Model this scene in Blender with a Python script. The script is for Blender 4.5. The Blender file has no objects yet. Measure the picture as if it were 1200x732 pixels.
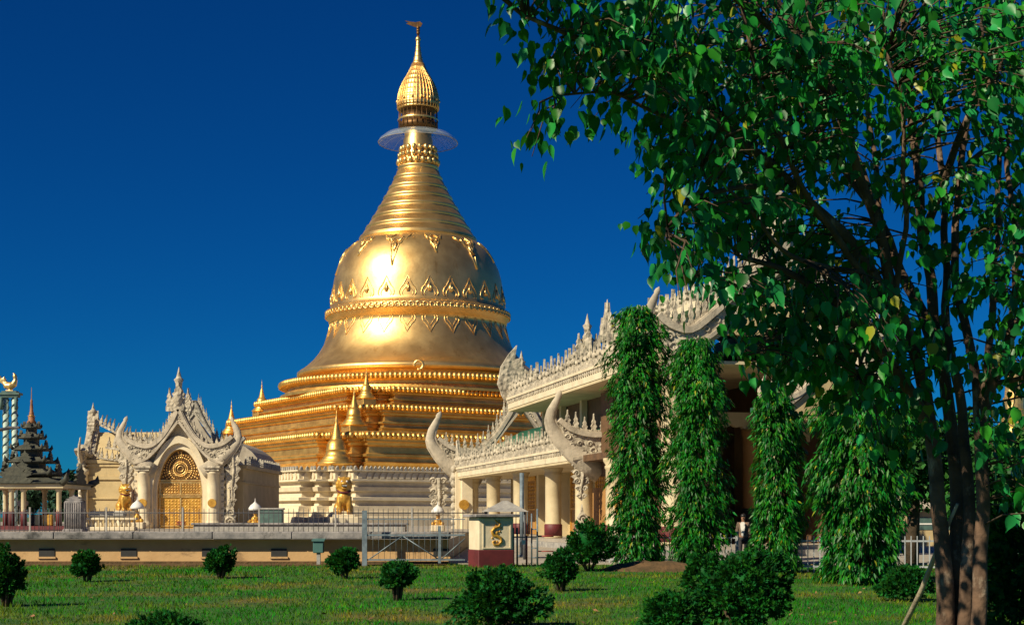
import bpy, bmesh, math, random
import numpy as np
from mathutils import Vector, Matrix, noise as mnoise

random.seed(7)
RNG = np.random.default_rng(7)
SC = bpy.context.scene
C = SC.collection
R = math.radians
PI = math.pi

# ------------------------------------------------------------------ camera, sky, sun, exposure
CAM_H, FPX, HOR = 1.6, 1667.0, 605.0
cd = bpy.data.cameras.new('camera'); cam = bpy.data.objects.new('camera', cd); C.objects.link(cam)
cam.location = (0, 0, CAM_H); cam.rotation_euler = (R(90), 0, 0)
cd.sensor_width = 36; cd.lens = 36*FPX/1200; cd.shift_y = (HOR-366)/1200
cd.clip_start = 0.1; cd.clip_end = 6000
SC.camera = cam

SUN_AZ, SUN_EL = 48.0, 35.0           # degrees left of straight behind the camera, height
w = bpy.data.worlds.new('World'); SC.world = w; w.use_nodes = True
nt = w.node_tree; bg = nt.nodes['Background']
sky = nt.nodes.new('ShaderNodeTexSky'); sky.sky_type = 'NISHITA'; sky.sun_disc = False
sky.sun_elevation = R(SUN_EL); sky.sun_rotation = R(180+SUN_AZ)
sky.altitude = 300; sky.air_density = 0.8; sky.dust_density = 0.1; sky.ozone_density = 2.5
hs = nt.nodes.new('ShaderNodeHueSaturation'); hs.inputs['Hue'].default_value = 0.5
hs.inputs['Saturation'].default_value = 1.25; hs.inputs['Value'].default_value = 1.0
tint = nt.nodes.new('ShaderNodeMixRGB'); tint.blend_type = 'MULTIPLY'; tint.inputs[0].default_value = 1
tint.inputs[2].default_value = (0.025, 0.45, 0.87, 1)
nt.links.new(sky.outputs[0], hs.inputs['Color']); nt.links.new(hs.outputs[0], tint.inputs[1])
nt.links.new(tint.outputs[0], bg.inputs['Color'])
bg.inputs['Strength'].default_value = 0.05

sd = bpy.data.lights.new('sun', 'SUN'); sun = bpy.data.objects.new('sun', sd); C.objects.link(sun)
sd.energy = 5.0; sd.angle = R(0.5); sd.color = (1.0, 0.88, 0.64)
TO_SUN = Vector((-math.sin(R(SUN_AZ))*math.cos(R(SUN_EL)), -math.cos(R(SUN_AZ))*math.cos(R(SUN_EL)), math.sin(R(SUN_EL))))
sun.rotation_euler = (-TO_SUN).to_track_quat('-Z', 'Y').to_euler()
sun.location = TO_SUN*60

vs = SC.view_settings
vs.view_transform = 'Standard'; vs.look = 'None'; vs.gamma = 1; vs.use_curve_mapping = False; vs.exposure = 0.28
SC.cycles.max_bounces = 6; SC.cycles.transparent_max_bounces = 12

def at(px, py, Y):
    return Vector(((px-600)/FPX*Y, Y, CAM_H+(HOR-py)/FPX*Y))

# ------------------------------------------------------------------ materials
def nd(nt, t, **k):
    n = nt.nodes.new(t)
    for a, b in k.items(): setattr(n, a, b)
    return n
def mat(name, col, col2=None, scale=2.0, rough=0.8, metal=0.0, bump=0.0, bscale=None, detail=6, col3=None, s3=0.5, t3=0.6,
        voronoi=0.0, vscale=4.0, streak=None, spec=None, rough2=None, island=0.0, transl=None, thr=(0.35, 0.65), odd=None):
    m = bpy.data.materials.new(name); m.use_nodes = True
    t = m.node_tree; b = t.nodes['Principled BSDF']; L = t.links.new
    b.inputs['Roughness'].default_value = rough; b.inputs['Metallic'].default_value = metal
    if spec is not None: b.inputs['Specular IOR Level'].default_value = spec
    tc = nd(t, 'ShaderNodeTexCoord')
    geo = nd(t, 'ShaderNodeNewGeometry')
    src = geo.outputs['Position']
    out = None
    n1 = nd(t, 'ShaderNodeTexNoise'); n1.inputs['Scale'].default_value = scale; n1.inputs['Detail'].default_value = detail
    n1.inputs['Roughness'].default_value = 0.62
    L(src, n1.inputs['Vector'])
    cr = nd(t, 'ShaderNodeValToRGB'); cr.color_ramp.elements[0].position = thr[0]; cr.color_ramp.elements[1].position = thr[1]
    cr.color_ramp.elements[0].color = (*(col2 or col), 1); cr.color_ramp.elements[1].color = (*col, 1)
    L(n1.outputs['Fac'], cr.inputs[0]); out = cr.outputs[0]
    if col3:
        n3 = nd(t, 'ShaderNodeTexNoise'); n3.inputs['Scale'].default_value = s3; n3.inputs['Detail'].default_value = 8
        n3.inputs['Roughness'].default_value = 0.7
        if streak:
            mp = nd(t, 'ShaderNodeMapping'); mp.inputs['Scale'].default_value = streak
            L(src, mp.inputs['Vector']); L(mp.outputs[0], n3.inputs['Vector'])
        else: L(src, n3.inputs['Vector'])
        c3 = nd(t, 'ShaderNodeValToRGB'); c3.color_ramp.elements[0].position = t3; c3.color_ramp.elements[1].position = min(1, t3+0.16)
        L(n3.outputs['Fac'], c3.inputs[0])
        mx = nd(t, 'ShaderNodeMixRGB'); L(c3.outputs[0], mx.inputs[0]); L(out, mx.inputs[1]); mx.inputs[2].default_value = (*col3, 1)
        out = mx.outputs[0]
    if island:
        h = nd(t, 'ShaderNodeHueSaturation')
        mr = nd(t, 'ShaderNodeMapRange'); mr.inputs['To Min'].default_value = 1-island; mr.inputs['To Max'].default_value = 1+island
        L(geo.outputs['Random Per Island'], mr.inputs['Value']); L(mr.outputs[0], h.inputs['Value'])
        mr2 = nd(t, 'ShaderNodeMapRange'); mr2.inputs['To Min'].default_value = 0.5+0.035*min(1, island*2); mr2.inputs['To Max'].default_value = 0.5-0.02
        wn = nd(t, 'ShaderNodeTexWhiteNoise'); wn.noise_dimensions = '1D'; L(geo.outputs['Random Per Island'], wn.inputs['W'])
        L(wn.outputs['Value'], mr2.inputs['Value']); L(mr2.outputs[0], h.inputs['Hue'])
        L(out, h.inputs['Color']); out = h.outputs[0]
        if odd:
            wn2 = nd(t, 'ShaderNodeTexWhiteNoise'); wn2.noise_dimensions = '1D'
            ad = nd(t, 'ShaderNodeMath'); ad.operation = 'ADD'; ad.inputs[1].default_value = 3.7; L(geo.outputs['Random Per Island'], ad.inputs[0]); L(ad.outputs[0], wn2.inputs['W'])
            gt = nd(t, 'ShaderNodeMath'); gt.operation = 'GREATER_THAN'; gt.inputs[1].default_value = 1-odd[0]; L(wn2.outputs['Value'], gt.inputs[0])
            mo = nd(t, 'ShaderNodeMixRGB'); L(gt.outputs[0], mo.inputs[0]); L(out, mo.inputs[1]); mo.inputs[2].default_value = (*odd[1], 1); out = mo.outputs[0]
    L(out, b.inputs['Base Color'])
    if rough2 is not None:
        mr = nd(t, 'ShaderNodeMapRange'); mr.inputs['To Min'].default_value = rough; mr.inputs['To Max'].default_value = rough2
        L(n1.outputs['Fac'], mr.inputs['Value']); L(mr.outputs[0], b.inputs['Roughness'])
    hgt = None
    if bump:
        n2 = nd(t, 'ShaderNodeTexNoise'); n2.inputs['Scale'].default_value = bscale or scale*4; n2.inputs['Detail'].default_value = 8
        L(src, n2.inputs['Vector']); hgt = n2.outputs['Fac']
        bp = nd(t, 'ShaderNodeBump'); bp.inputs['Strength'].default_value = 1.0; bp.inputs['Distance'].default_value = bump
        L(hgt, bp.inputs['Height']); L(bp.outputs[0], b.inputs['Normal'])
        last = bp
    if voronoi:
        v = nd(t, 'ShaderNodeTexVoronoi'); v.inputs['Scale'].default_value = vscale; v.feature = 'SMOOTH_F1'
        L(src, v.inputs['Vector'])
        bp2 = nd(t, 'ShaderNodeBump'); bp2.inputs['Strength'].default_value = 1.0; bp2.inputs['Distance'].default_value = voronoi; bp2.invert = True
        L(v.outputs['Distance'], bp2.inputs['Height'])
        if bump: L(last.outputs[0], bp2.inputs['Normal'])
        L(bp2.outputs[0], b.inputs['Normal'])
    if transl:
        tr = nd(t, 'ShaderNodeBsdfTranslucent'); tr.inputs['Color'].default_value = (*transl[1], 1)
        ms = nd(t, 'ShaderNodeMixShader'); ms.inputs[0].default_value = transl[0]
        o = t.nodes['Material Output']
        L(b.outputs[0], ms.inputs[1]); L(tr.outputs[0], ms.inputs[2]); L(ms.outputs[0], o.inputs['Surface'])
    return m

M = {}
M['gold'] = mat('gold_leaf', (0.95, 0.64, 0.25), (0.84, 0.52, 0.18), scale=0.55, rough=0.34, rough2=0.50, metal=0.95, bump=0.012, bscale=1.6,
                col3=(0.66, 0.36, 0.10), s3=0.8, t3=0.58, streak=(1.3, 1.3, 0.16))
M['gold_terrace'] = mat('gold_terrace', (0.88, 0.57, 0.17), (0.66, 0.38, 0.09), scale=0.8, rough=0.34, rough2=0.52, metal=0.85, bump=0.02, bscale=2.5)
M['gold_ornament'] = mat('gold_ornament', (0.94, 0.66, 0.27), (0.80, 0.50, 0.16), scale=2, rough=0.30, rough2=0.44, metal=0.85, bump=0.03, bscale=5)
M['gold_dark'] = mat('gold_dark', (0.20, 0.10, 0.03), (0.10, 0.05, 0.02), scale=3, rough=0.5, metal=0.6)
M['gold_paint'] = mat('gold_paint', (0.74, 0.42, 0.07), (0.50, 0.25, 0.04), scale=3, rough=0.38, metal=0.35, bump=0.02, bscale=8)
M['plaster'] = mat('white_plaster', (0.76, 0.66, 0.47), (0.62, 0.52, 0.36), scale=1.2, rough=0.85, bump=0.008, bscale=8,
                   col3=(0.30, 0.25, 0.18), s3=1.0, t3=0.60, streak=(1.6, 1.6, 0.35))
M['smooth_stone'] = mat('smooth_stone', (0.58, 0.50, 0.385), (0.37, 0.32, 0.245), scale=1.6, rough=0.85, bump=0.02, bscale=7, col3=(0.20, 0.17, 0.13), s3=1.5, t3=0.54, streak=(1.5, 1.5, 0.5))
M['carved'] = mat('carved_stone', (0.62, 0.545, 0.42), (0.33, 0.285, 0.215), scale=2.5, rough=0.9, bump=0.04, bscale=9, voronoi=0.10, vscale=4.2,
                  col3=(0.16, 0.145, 0.12), s3=1.5, t3=0.52)
M['carved_grey'] = mat('weathered_carved_stone', (0.50, 0.46, 0.38), (0.30, 0.28, 0.24), scale=2.0, rough=0.9, bump=0.03, bscale=9, voronoi=0.06, vscale=3.5,
                  col3=(0.10, 0.10, 0.09), s3=1.4, t3=0.54)
M['cream'] = mat('cream_wall', (0.58, 0.45, 0.24), (0.46, 0.35, 0.18), scale=0.8, rough=0.85, bump=0.006, bscale=6,
                 col3=(0.30, 0.24, 0.14), s3=0.7, t3=0.62, streak=(1.4, 1.4, 0.4))
M['column'] = mat('column_cream', (0.66, 0.55, 0.35), (0.52, 0.42, 0.25), scale=1.0, rough=0.7, bump=0.004, bscale=6, col3=(0.34, 0.27, 0.16), s3=0.9, t3=0.62, streak=(1.5, 1.5, 0.3))
M['maroon'] = mat('maroon_paint', (0.15, 0.022, 0.026), (0.10, 0.016, 0.02), scale=2, rough=0.6, bump=0.004)
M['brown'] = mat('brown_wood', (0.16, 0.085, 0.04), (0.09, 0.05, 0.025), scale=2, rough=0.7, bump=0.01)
M['teak'] = mat('ochre_wall', (0.42, 0.22, 0.07), (0.32, 0.16, 0.05), scale=1.2, rough=0.7, bump=0.006)
M['green_roof'] = mat('green_roof', (0.03, 0.17, 0.09), (0.02, 0.10, 0.055), scale=1.5, rough=0.65, bump=0.02, bscale=5)
M['grey_roof'] = mat('grey_roof', (0.50, 0.44, 0.35), (0.34, 0.30, 0.24), scale=0.9, rough=0.85, bump=0.02, bscale=4, col3=(0.12, 0.11, 0.10), s3=0.8, t3=0.58)
M['ochre'] = mat('ochre_plaster', (0.56, 0.36, 0.17), (0.47, 0.29, 0.13), scale=1.3, rough=0.9, bump=0.006, bscale=10,
                 col3=(0.20, 0.12, 0.06), s3=1.2, t3=0.57, streak=(1.0, 1.0, 1.6))
M['coping'] = mat('stone_coping', (0.34, 0.31, 0.30), (0.15, 0.145, 0.15), scale=2.2, rough=0.9, bump=0.012, bscale=12,
                  col3=(0.05, 0.05, 0.05), s3=1.3, t3=0.50)
M['stone'] = mat('grey_stone', (0.40, 0.38, 0.34), (0.24, 0.23, 0.22), scale=3, rough=0.9, bump=0.015, bscale=9)
M['paving'] = mat('paving', (0.42, 0.37, 0.30), (0.32, 0.28, 0.23), scale=0.7, rough=0.9, bump=0.004, bscale=8)
M['dark'] = mat('dark_opening', (0.03, 0.03, 0.03), (0.02, 0.02, 0.02), scale=3, rough=0.8)
M['metal'] = mat('pale_blue_metal', (0.20, 0.255, 0.29), (0.11, 0.14, 0.17), scale=6, rough=0.5, metal=0.2, col3=(0.20, 0.10, 0.05), s3=5, t3=0.64)
M['iron'] = mat('iron_rail', (0.16, 0.16, 0.17), (0.10, 0.10, 0.11), scale=6, rough=0.6, metal=0.4)
M['white_metal'] = mat('white_railing', (0.44, 0.46, 0.48), (0.30, 0.32, 0.34), scale=4, rough=0.55)
M['white'] = mat('white_paint', (0.78, 0.76, 0.72), (0.68, 0.66, 0.62), scale=4, rough=0.6)
M['box_green'] = mat('green_box', (0.06, 0.16, 0.15), (0.05, 0.12, 0.11), scale=5, rough=0.5)
M['red_metal'] = mat('red_pipe', (0.36, 0.05, 0.04), (0.26, 0.04, 0.03), scale=5, rough=0.55)
M['bronze_roof'] = mat('dark_tiered_roof', (0.085, 0.085, 0.06), (0.035, 0.038, 0.03), scale=2.5, rough=0.75, bump=0.03, bscale=6,
                       col3=(0.24, 0.22, 0.16), s3=2.5, t3=0.60)
M['rust'] = mat('rust_spire', (0.34, 0.14, 0.05), (0.20, 0.08, 0.03), scale=3, rough=0.6, bump=0.02)
M['twist'] = mat('pale_green_pillar', (0.50, 0.60, 0.52), (0.34, 0.44, 0.40), scale=3, rough=0.6)
M['teal'] = mat('teal_paint', (0.08, 0.15, 0.13), (0.05, 0.09, 0.085), scale=3, rough=0.6)
M['bark'] = mat('mottled_bark', (0.17, 0.10, 0.062), (0.055, 0.036, 0.026), scale=3.4, rough=0.95, bump=0.02, bscale=14,
                col3=(0.48, 0.38, 0.28), s3=3.2, t3=0.56, streak=(1.0, 1.0, 0.45))
M['bark_dark'] = mat('dark_bark', (0.10, 0.065, 0.04), (0.05, 0.035, 0.02), scale=4, rough=0.95, bump=0.02, bscale=14)
M['stick'] = mat('bleached_wood', (0.50, 0.42, 0.30), (0.30, 0.24, 0.16), scale=6, rough=0.85, bump=0.006)
M['leaf'] = mat('heart_leaf', (0.017, 0.225, 0.020), (0.006, 0.110, 0.012), scale=1.3, rough=0.36, spec=0.25, island=0.55, transl=(0.16, (0.06, 0.42, 0.02)), odd=(0.03, (0.26, 0.28, 0.02)))
M['leaf_mast'] = mat('drooping_leaf', (0.022, 0.170, 0.008), (0.006, 0.075, 0.005), scale=1.6, rough=0.40, spec=0.20, island=0.6, transl=(0.12, (0.12, 0.42, 0.01)), odd=(0.02, (0.26, 0.28, 0.02)),
                     col3=(0.14, 0.20, 0.02), s3=2.2, t3=0.62)
M['leaf_bush'] = mat('bush_leaf', (0.011, 0.115, 0.008), (0.004, 0.055, 0.005), scale=4, rough=0.6, spec=0.12, island=0.5, transl=(0.10, (0.08, 0.24, 0.02)))
M['leaf_back'] = mat('background_leaf', (0.022, 0.125, 0.012), (0.010, 0.060, 0.008), scale=0.8, rough=0.6, spec=0.25, island=0.4)
M['leaf_pine'] = mat('dark_needle', (0.020, 0.060, 0.028), (0.012, 0.038, 0.020), scale=0.8, rough=0.7, spec=0.2, island=0.3)
M['grass'] = mat('grass_blade', (0.040, 0.250, 0.004), (0.014, 0.125, 0.003), scale=0.55, rough=0.8, spec=0.08, island=0.5, transl=(0.15, (0.14, 0.34, 0.01)),
                 col3=(0.21, 0.17, 0.018), s3=0.30, t3=0.47)
M['lawn'] = mat('lawn_soil', (0.035, 0.140, 0.004), (0.016, 0.075, 0.003), scale=1.2, rough=0.95, bump=0.03, bscale=14,
                col3=(0.13, 0.10, 0.02), s3=0.30, t3=0.50)
M['soil'] = mat('dry_soil', (0.15, 0.085, 0.035), (0.07, 0.045, 0.018), scale=3, rough=0.95, bump=0.04, bscale=9)
M['dry_leaf'] = mat('dry_leaf', (0.24, 0.13, 0.055), (0.15, 0.08, 0.035), scale=5, rough=0.8, island=0.4)
M['jacket'] = mat('brown_jacket', (0.16, 0.11, 0.085), (0.11, 0.08, 0.06), scale=8, rough=0.9)
M['shirt'] = mat('white_shirt', (0.75, 0.73, 0.70), (0.66, 0.64, 0.62), scale=8, rough=0.8)
M['skin'] = mat('skin', (0.30, 0.16, 0.10), (0.26, 0.13, 0.08), scale=8, rough=0.6)
M['hair'] = mat('hair', (0.012, 0.010, 0.009), (0.02, 0.016, 0.014), scale=9, rough=0.5)
M['trousers'] = mat('dark_trousers', (0.04, 0.04, 0.05), (0.03, 0.03, 0.035), scale=8, rough=0.9)

def ring_mat():
    m = bpy.data.materials.new('clear_ring'); m.use_nodes = True
    t = m.node_tree; b = t.nodes['Principled BSDF']; o = t.nodes['Material Output']
    b.inputs['Base Color'].default_value = (0.62, 0.72, 0.80, 1); b.inputs['Roughness'].default_value = 0.15
    tr = nd(t, 'ShaderNodeBsdfTransparent'); tr.inputs[0].default_value = (0.92, 0.96, 1, 1)
    lw = nd(t, 'ShaderNodeLayerWeight'); lw.inputs[0].default_value = 0.35
    mr = nd(t, 'ShaderNodeMapRange'); mr.inputs['To Min'].default_value = 0.03; mr.inputs['To Max'].default_value = 0.26
    t.links.new(lw.outputs['Facing'], mr.inputs['Value'])
    ms = nd(t, 'ShaderNodeMixShader'); t.links.new(mr.outputs[0], ms.inputs[0])
    t.links.new(tr.outputs[0], ms.inputs[1]); t.links.new(b.outputs[0], ms.inputs[2]); t.links.new(ms.outputs[0], o.inputs['Surface'])
    return m
M['clear'] = ring_mat()

# ------------------------------------------------------------------ mesh helpers
class MB:
    def __init__(s): s.v = []; s.f = []; s.sm = []
    def add(s, vs, fs, smooth=False):
        o = len(s.v); s.v.extend([tuple(p) for p in vs]); s.f.extend([[i+o for i in f] for f in fs]); s.sm.extend([smooth]*len(fs)); return s
    def box(s, x0, x1, y0, y1, z0, z1, mx=None):
        vs = [(x, y, z) for x in (x0, x1) for y in (y0, y1) for z in (z0, z1)]
        if mx: vs = [mx @ Vector(p) for p in vs]
        return s.add(vs, [(0,1,3,2),(4,6,7,5),(0,4,5,1),(2,3,7,6),(0,2,6,4),(1,5,7,3)])
    def bbox(s, x0, x1, y0, y1, z0, z1, b=0.02):      # box with chamfered vertical and top edges
        pts = []
        ring = [(x0+b,y0),(x1-b,y0),(x1,y0+b),(x1,y1-b),(x1-b,y1),(x0+b,y1),(x0,y1-b),(x0,y0+b)]
        cx, cy = (x0+x1)/2, (y0+y1)/2
        def ins(p, d): return (p[0]-math.copysign(min(d, abs(p[0]-cx)), p[0]-cx), p[1]-math.copysign(min(d, abs(p[1]-cy)), p[1]-cy))
        rs = [[(*ins(p,b), z0) for p in ring], [(*p, z0+b) for p in ring], [(*p, z1-b) for p in ring], [(*ins(p,b), z1) for p in ring]]
        vs = [p for r in rs for p in r]; fs = []
        for k in range(3):
            for i in range(8): fs.append((k*8+i, k*8+(i+1)%8, k*8+8+(i+1)%8, k*8+8+i))
        fs.append(tuple(range(24, 32))); fs.append(tuple(range(7, -1, -1)))
        return s.add(vs, fs)
    def lathe(s, prof, n=24, c=(0,0), smooth=True, a0=0, cap=True):
        vs = []; fs = []
        for r, z in prof:
            for i in range(n):
                a = a0+2*PI*i/n; vs.append((c[0]+r*math.cos(a), c[1]+r*math.sin(a), z))
        for k in range(len(prof)-1):
            for i in range(n):
                fs.append((k*n+i, k*n+(i+1)%n, (k+1)*n+(i+1)%n, (k+1)*n+i))
        s.add(vs, fs, smooth)
        if cap:
            m = len(prof)-1
            o = len(s.v)-len(vs)
            s.f.append([o+m*n+i for i in range(n)]); s.sm.append(False)
            s.f.append([o+i for i in range(n-1, -1, -1)]); s.sm.append(False)
        return s
    def tube(s, path, rad, n=8, flat=1.0, up=None, smooth=True, caps=True):
        P = [Vector(p) for p in path]; m = len(P)
        rad = [float(q) for q in rad] if hasattr(rad, "__len__") else [float(rad)]*m
        vs = []; fs = []; ref = Vector(up) if up else None
        pu = None
        for k in range(m):
            t = (P[min(k+1, m-1)]-P[max(k-1, 0)])
            if t.length < 1e-9: t = Vector((0,0,1))
            t.normalize()
            if ref is not None: b = ref-ref.dot(t)*t
            else:
                q = pu if pu is not None else (Vector((1,0,0)) if abs(t.x) < 0.8 else Vector((0,1,0)))
                b = q-q.dot(t)*t
            if b.length < 1e-6: b = t.orthogonal()
            b.normalize(); pu = b; c = t.cross(b)
            for i in range(n):
                a = 2*PI*i/n; vs.append(P[k]+rad[k]*(math.cos(a)*b*flat+math.sin(a)*c))
        for k in range(m-1):
            for i in range(n): fs.append((k*n+i, k*n+(i+1)%n, (k+1)*n+(i+1)%n, (k+1)*n+i))
        if caps:
            fs.append(tuple(range(n-1, -1, -1))); fs.append(tuple((m-1)*n+i for i in range(n)))
        return s.add(vs, fs, smooth)
    def prism(s, outline, th, mx):       # outline in local (x,z); thickness along local y, centred
        n = len(outline)
        vs = [mx @ Vector((x, -th/2, z)) for x, z in outline]+[mx @ Vector((x, th/2, z)) for x, z in outline]
        fs = [tuple(range(n)), tuple(range(2*n-1, n-1, -1))]+[(i, n+i, n+(i+1)%n, (i+1)%n) for i in range(n)]
        return s.add(vs, fs)
    def strip(s, lo, hi, y0, y1, mx):    # closed band between two polylines in (x,z), thickness y0..y1
        n = len(lo); vs = []
        for (a, b) in zip(lo, hi):
            for (p, y) in ((a, y0), (b, y0), (b, y1), (a, y1)): vs.append(mx @ Vector((p[0], y, p[1])))
        fs = []
        for k in range(n-1):
            o = 4*k
            for i in range(4): fs.append((o+i, o+(i+1)%4, o+4+(i+1)%4, o+4+i))
        fs.append((3,2,1,0)); o = 4*(n-1); fs.append((o,o+1,o+2,o+3))
        return s.add(vs, fs)
    def ball(s, c, r, n=8, m=5, sq=(1,1,1)):
        vs = []; fs = []
        for j in range(m+1):
            t = PI*j/m
            for i in range(n):
                a = 2*PI*i/n
                vs.append((c[0]+r*sq[0]*math.sin(t)*math.cos(a), c[1]+r*sq[1]*math.sin(t)*math.sin(a), c[2]+r*sq[2]*math.cos(t)))
        for j in range(m):
            for i in range(n): fs.append((j*n+i, (j+1)*n+i, (j+1)*n+(i+1)%n, j*n+(i+1)%n))
        return s.add(vs, fs, True)
    def mesh(s, name):
        me = bpy.data.meshes.new(name); me.from_pydata(s.v, [], s.f)
        me.polygons.foreach_set('use_smooth', s.sm); me.update()
        bm = bmesh.new(); bm.from_mesh(me); bmesh.ops.recalc_face_normals(bm, faces=bm.faces[:]); bm.to_mesh(me); bm.free()
        return me
    def build(s, name, m, parent=None, loc=None):
        me = s.mesh(name); me.materials.append(M[m] if isinstance(m, str) else m)
        o = bpy.data.objects.new(name, me); C.objects.link(o)
        if parent: o.parent = parent
        if loc is not None: o.location = loc
        return o

def tag(o, label=None, cat=None, group=None, kind=None):
    if label: o['label'] = label
    if cat: o['category'] = cat
    if group: o['group'] = group
    if kind: o['kind'] = kind
    return o
def thing(name, label, cat, loc=(0,0,0), rz=0, group=None):
    o = bpy.data.objects.new(name, None); C.objects.link(o); o.empty_display_size = 0.3
    o.location = loc; o.rotation_euler = (0, 0, rz); return tag(o, label, cat, group)
def dup(root, loc, rz=0, scale=None, label=None):
    r = root.copy(); C.objects.link(r); r.location = loc; r.rotation_euler = (0, 0, rz)
    if scale is not None: r.scale = scale if hasattr(scale, '__len__') else (scale,)*3
    if label: r['label'] = label
    for ch in list(root.children):
        c = ch.copy(); C.objects.link(c); c.parent = r
        for g in list(ch.children):
            d = g.copy(); C.objects.link(d); d.parent = c
    return r
def arr_obj(name, verts, faces_tpl, nper, m, parent=None, smooth=False):
    """verts (N, nper, 3); the same small face template for every leaf"""
    N = verts.shape[0]
    tot = [len(f) for f in faces_tpl]; flat = np.concatenate([np.array(f) for f in faces_tpl])
    loops = (flat[None, :]+(np.arange(N)*nper)[:, None]).ravel()
    lt = np.tile(np.array(tot), N); ls = np.concatenate([[0], np.cumsum(lt)[:-1]])
    me = bpy.data.meshes.new(name)
    me.vertices.add(N*nper); me.vertices.foreach_set('co', verts.reshape(-1).astype(np.float32))
    me.loops.add(len(loops)); me.loops.foreach_set('vertex_index', loops.astype(np.int32))
    me.polygons.add(len(lt)); me.polygons.foreach_set('loop_start', ls.astype(np.int32)); me.polygons.foreach_set('loop_total', lt.astype(np.int32))
    if smooth: me.polygons.foreach_set('use_smooth', np.ones(len(lt), dtype=bool))
    me.update(calc_edges=True); me.validate()
    me.materials.append(M[m])
    o = bpy.data.objects.new(name, me); C.objects.link(o)
    if parent: o.parent = parent
    return o
def nrm(a): return a/np.maximum(np.linalg.norm(a, axis=-1, keepdims=True), 1e-9)
def leaves(P, D, Nn, S, W, tpl):
    """P base, D tip direction, Nn face normal hint, S length, W width; tpl list of (x, y, z)"""
    D = nrm(D); X = nrm(np.cross(D, Nn)); Z = np.cross(X, D)
    t = np.array(tpl)
    return P[:, None, :]+(t[None, :, 0, None]*W[:, None, None])*X[:, None, :]+(t[None, :, 1, None]*S[:, None, None])*D[:, None, :]+(t[None, :, 2, None]*W[:, None, None])*Z[:, None, :]
HEART = [(0,0,0)]
HEART_F = []
for (y, hw) in ((0.04, 0.30), (0.20, 0.50), (0.42, 0.46), (0.62, 0.26), (0.80, 0.07)):
    HEART += [(-hw, y-0.05*(y < 0.1), 0.28*hw), (0, y, -0.05*y), (hw, y-0.05*(y < 0.1), 0.28*hw)]
HEART.append((0, 1.0, -0.12))
HEART_F += [(0,2,1), (0,3,2)]
for k in range(4):
    a = 1+3*k; HEART_F += [(a, a+1, a+4, a+3), (a+1, a+2, a+5, a+4)]
HEART_F += [(13,14,16), (14,15,16)]
LANCE = [(0,0,0), (-0.5,0.35,0.12), (0,0.4,0), (0.5,0.35,0.12), (0,1,-0.1)]
LANCE_F = [(0,2,1), (0,3,2), (1,2,4), (2,3,4)]
FAN = [(0,0,0), (-0.28,0.35,0.05), (-0.5,0.72,0.1), (-0.2,0.66,0), (0,1.0,-0.05), (0.22,0.68,0), (0.5,0.78,0.1), (0.26,0.33,0.05)]
FAN_F = [(0,7,3,1), (1,3,2), (3,7,5), (3,5,4), (5,7,6)]

FLAME = [(-0.42,0), (-0.5,0.16), (-0.30,0.30), (-0.46,0.42), (-0.22,0.56), (-0.28,0.68), (-0.08,0.82), (0,1.06),
         (0.08,0.82), (0.28,0.68), (0.22,0.56), (0.46,0.42), (0.30,0.30), (0.5,0.16), (0.42,0)]
SPIKE = [(-0.40,0), (-0.44,0.12), (-0.24,0.26), (-0.42,0.38), (-0.18,0.54), (-0.26,0.64), (-0.06,0.80), (0,1.12), (0.06,0.80), (0.26,0.64), (0.18,0.54), (0.42,0.38), (0.24,0.26), (0.44,0.12), (0.40,0)]
def frame(p, xdir, ydir):
    x = Vector(xdir).normalized(); y = Vector(ydir).normalized(); z = x.cross(y).normalized(); x = y.cross(z)
    if z.z < -0.5: x = -x; z = -z
    m = Matrix.Identity(4)
    for i in range(3): m[i][0] = x[i]; m[i][1] = y[i]; m[i][2] = z[i]; m[i][3] = p[i]
    return m
def cresting(mb, path, ydir, h, wd, th=0.1, gap=1.0, grow=None, upright=False):
    """row of flame finials along a 3D polyline; ydir = thickness direction"""
    P = [Vector(p) for p in path]
    seg = [(P[i+1]-P[i]).length for i in range(len(P)-1)]; L = sum(seg); n = max(1, int(L/(wd*gap*1.05)))
    railing_strip(mb, [p+Vector((0,0,-0.04)) for p in P], ydir, h*0.17, th*0.7)
    for k in range(n):
        d = (k+0.5)*L/n; i = 0
        while i < len(seg)-1 and d > seg[i]: d -= seg[i]; i += 1
        t = (P[i+1]-P[i]).normalized(); p = P[i]+t*d
        hh = h*(grow(k/n) if grow else 1)*random.uniform(0.92, 1.08)*(1.0 if k % 2 else 0.84)
        f = frame(p, Vector((t.x, t.y, t.z*(0.0 if upright else 0.55))), ydir)
        if f[2][2] < 0: f = f @ Matrix.Diagonal((-1, 1, -1, 1))
        mb.prism([(x*wd*0.80, z*hh-0.02) for x, z in SPIKE], th, f)
        mb.ball(f @ Vector((0, 0, hh*0.36)), wd*0.22, 6, 4, (1, 1, 1.2))
def railing_strip(mb, path, ydir, h, th):
    P = [Vector(p) for p in path]; y = Vector(ydir).normalized()*th/2
    vs = []
    for p in P: vs += [p-y, p+y, p+y+Vector((0,0,h)), p-y+Vector((0,0,h))]
    fs = []
    for k in range(len(P)-1):
        o = 4*k
        for i in range(4): fs.append((o+i, o+(i+1)%4, o+4+(i+1)%4, o+4+i))
    fs += [(3,2,1,0), tuple(4*(len(P)-1)+i for i in range(4))]
    mb.add(vs, fs)
HORN = [(-0.36,-0.24,0.17), (-0.1,-0.07,0.165), (0.12,0.11,0.14), (0.31,0.29,0.108), (0.43,0.45,0.090), (0.465,0.57,0.080), (0.435,0.70,0.070), (0.37,0.83,0.056), (0.33,0.91,0.042), (0.32,0.94,0.052), (0.30,0.985,0.040), (0.28,1.03,0.004)]
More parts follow.
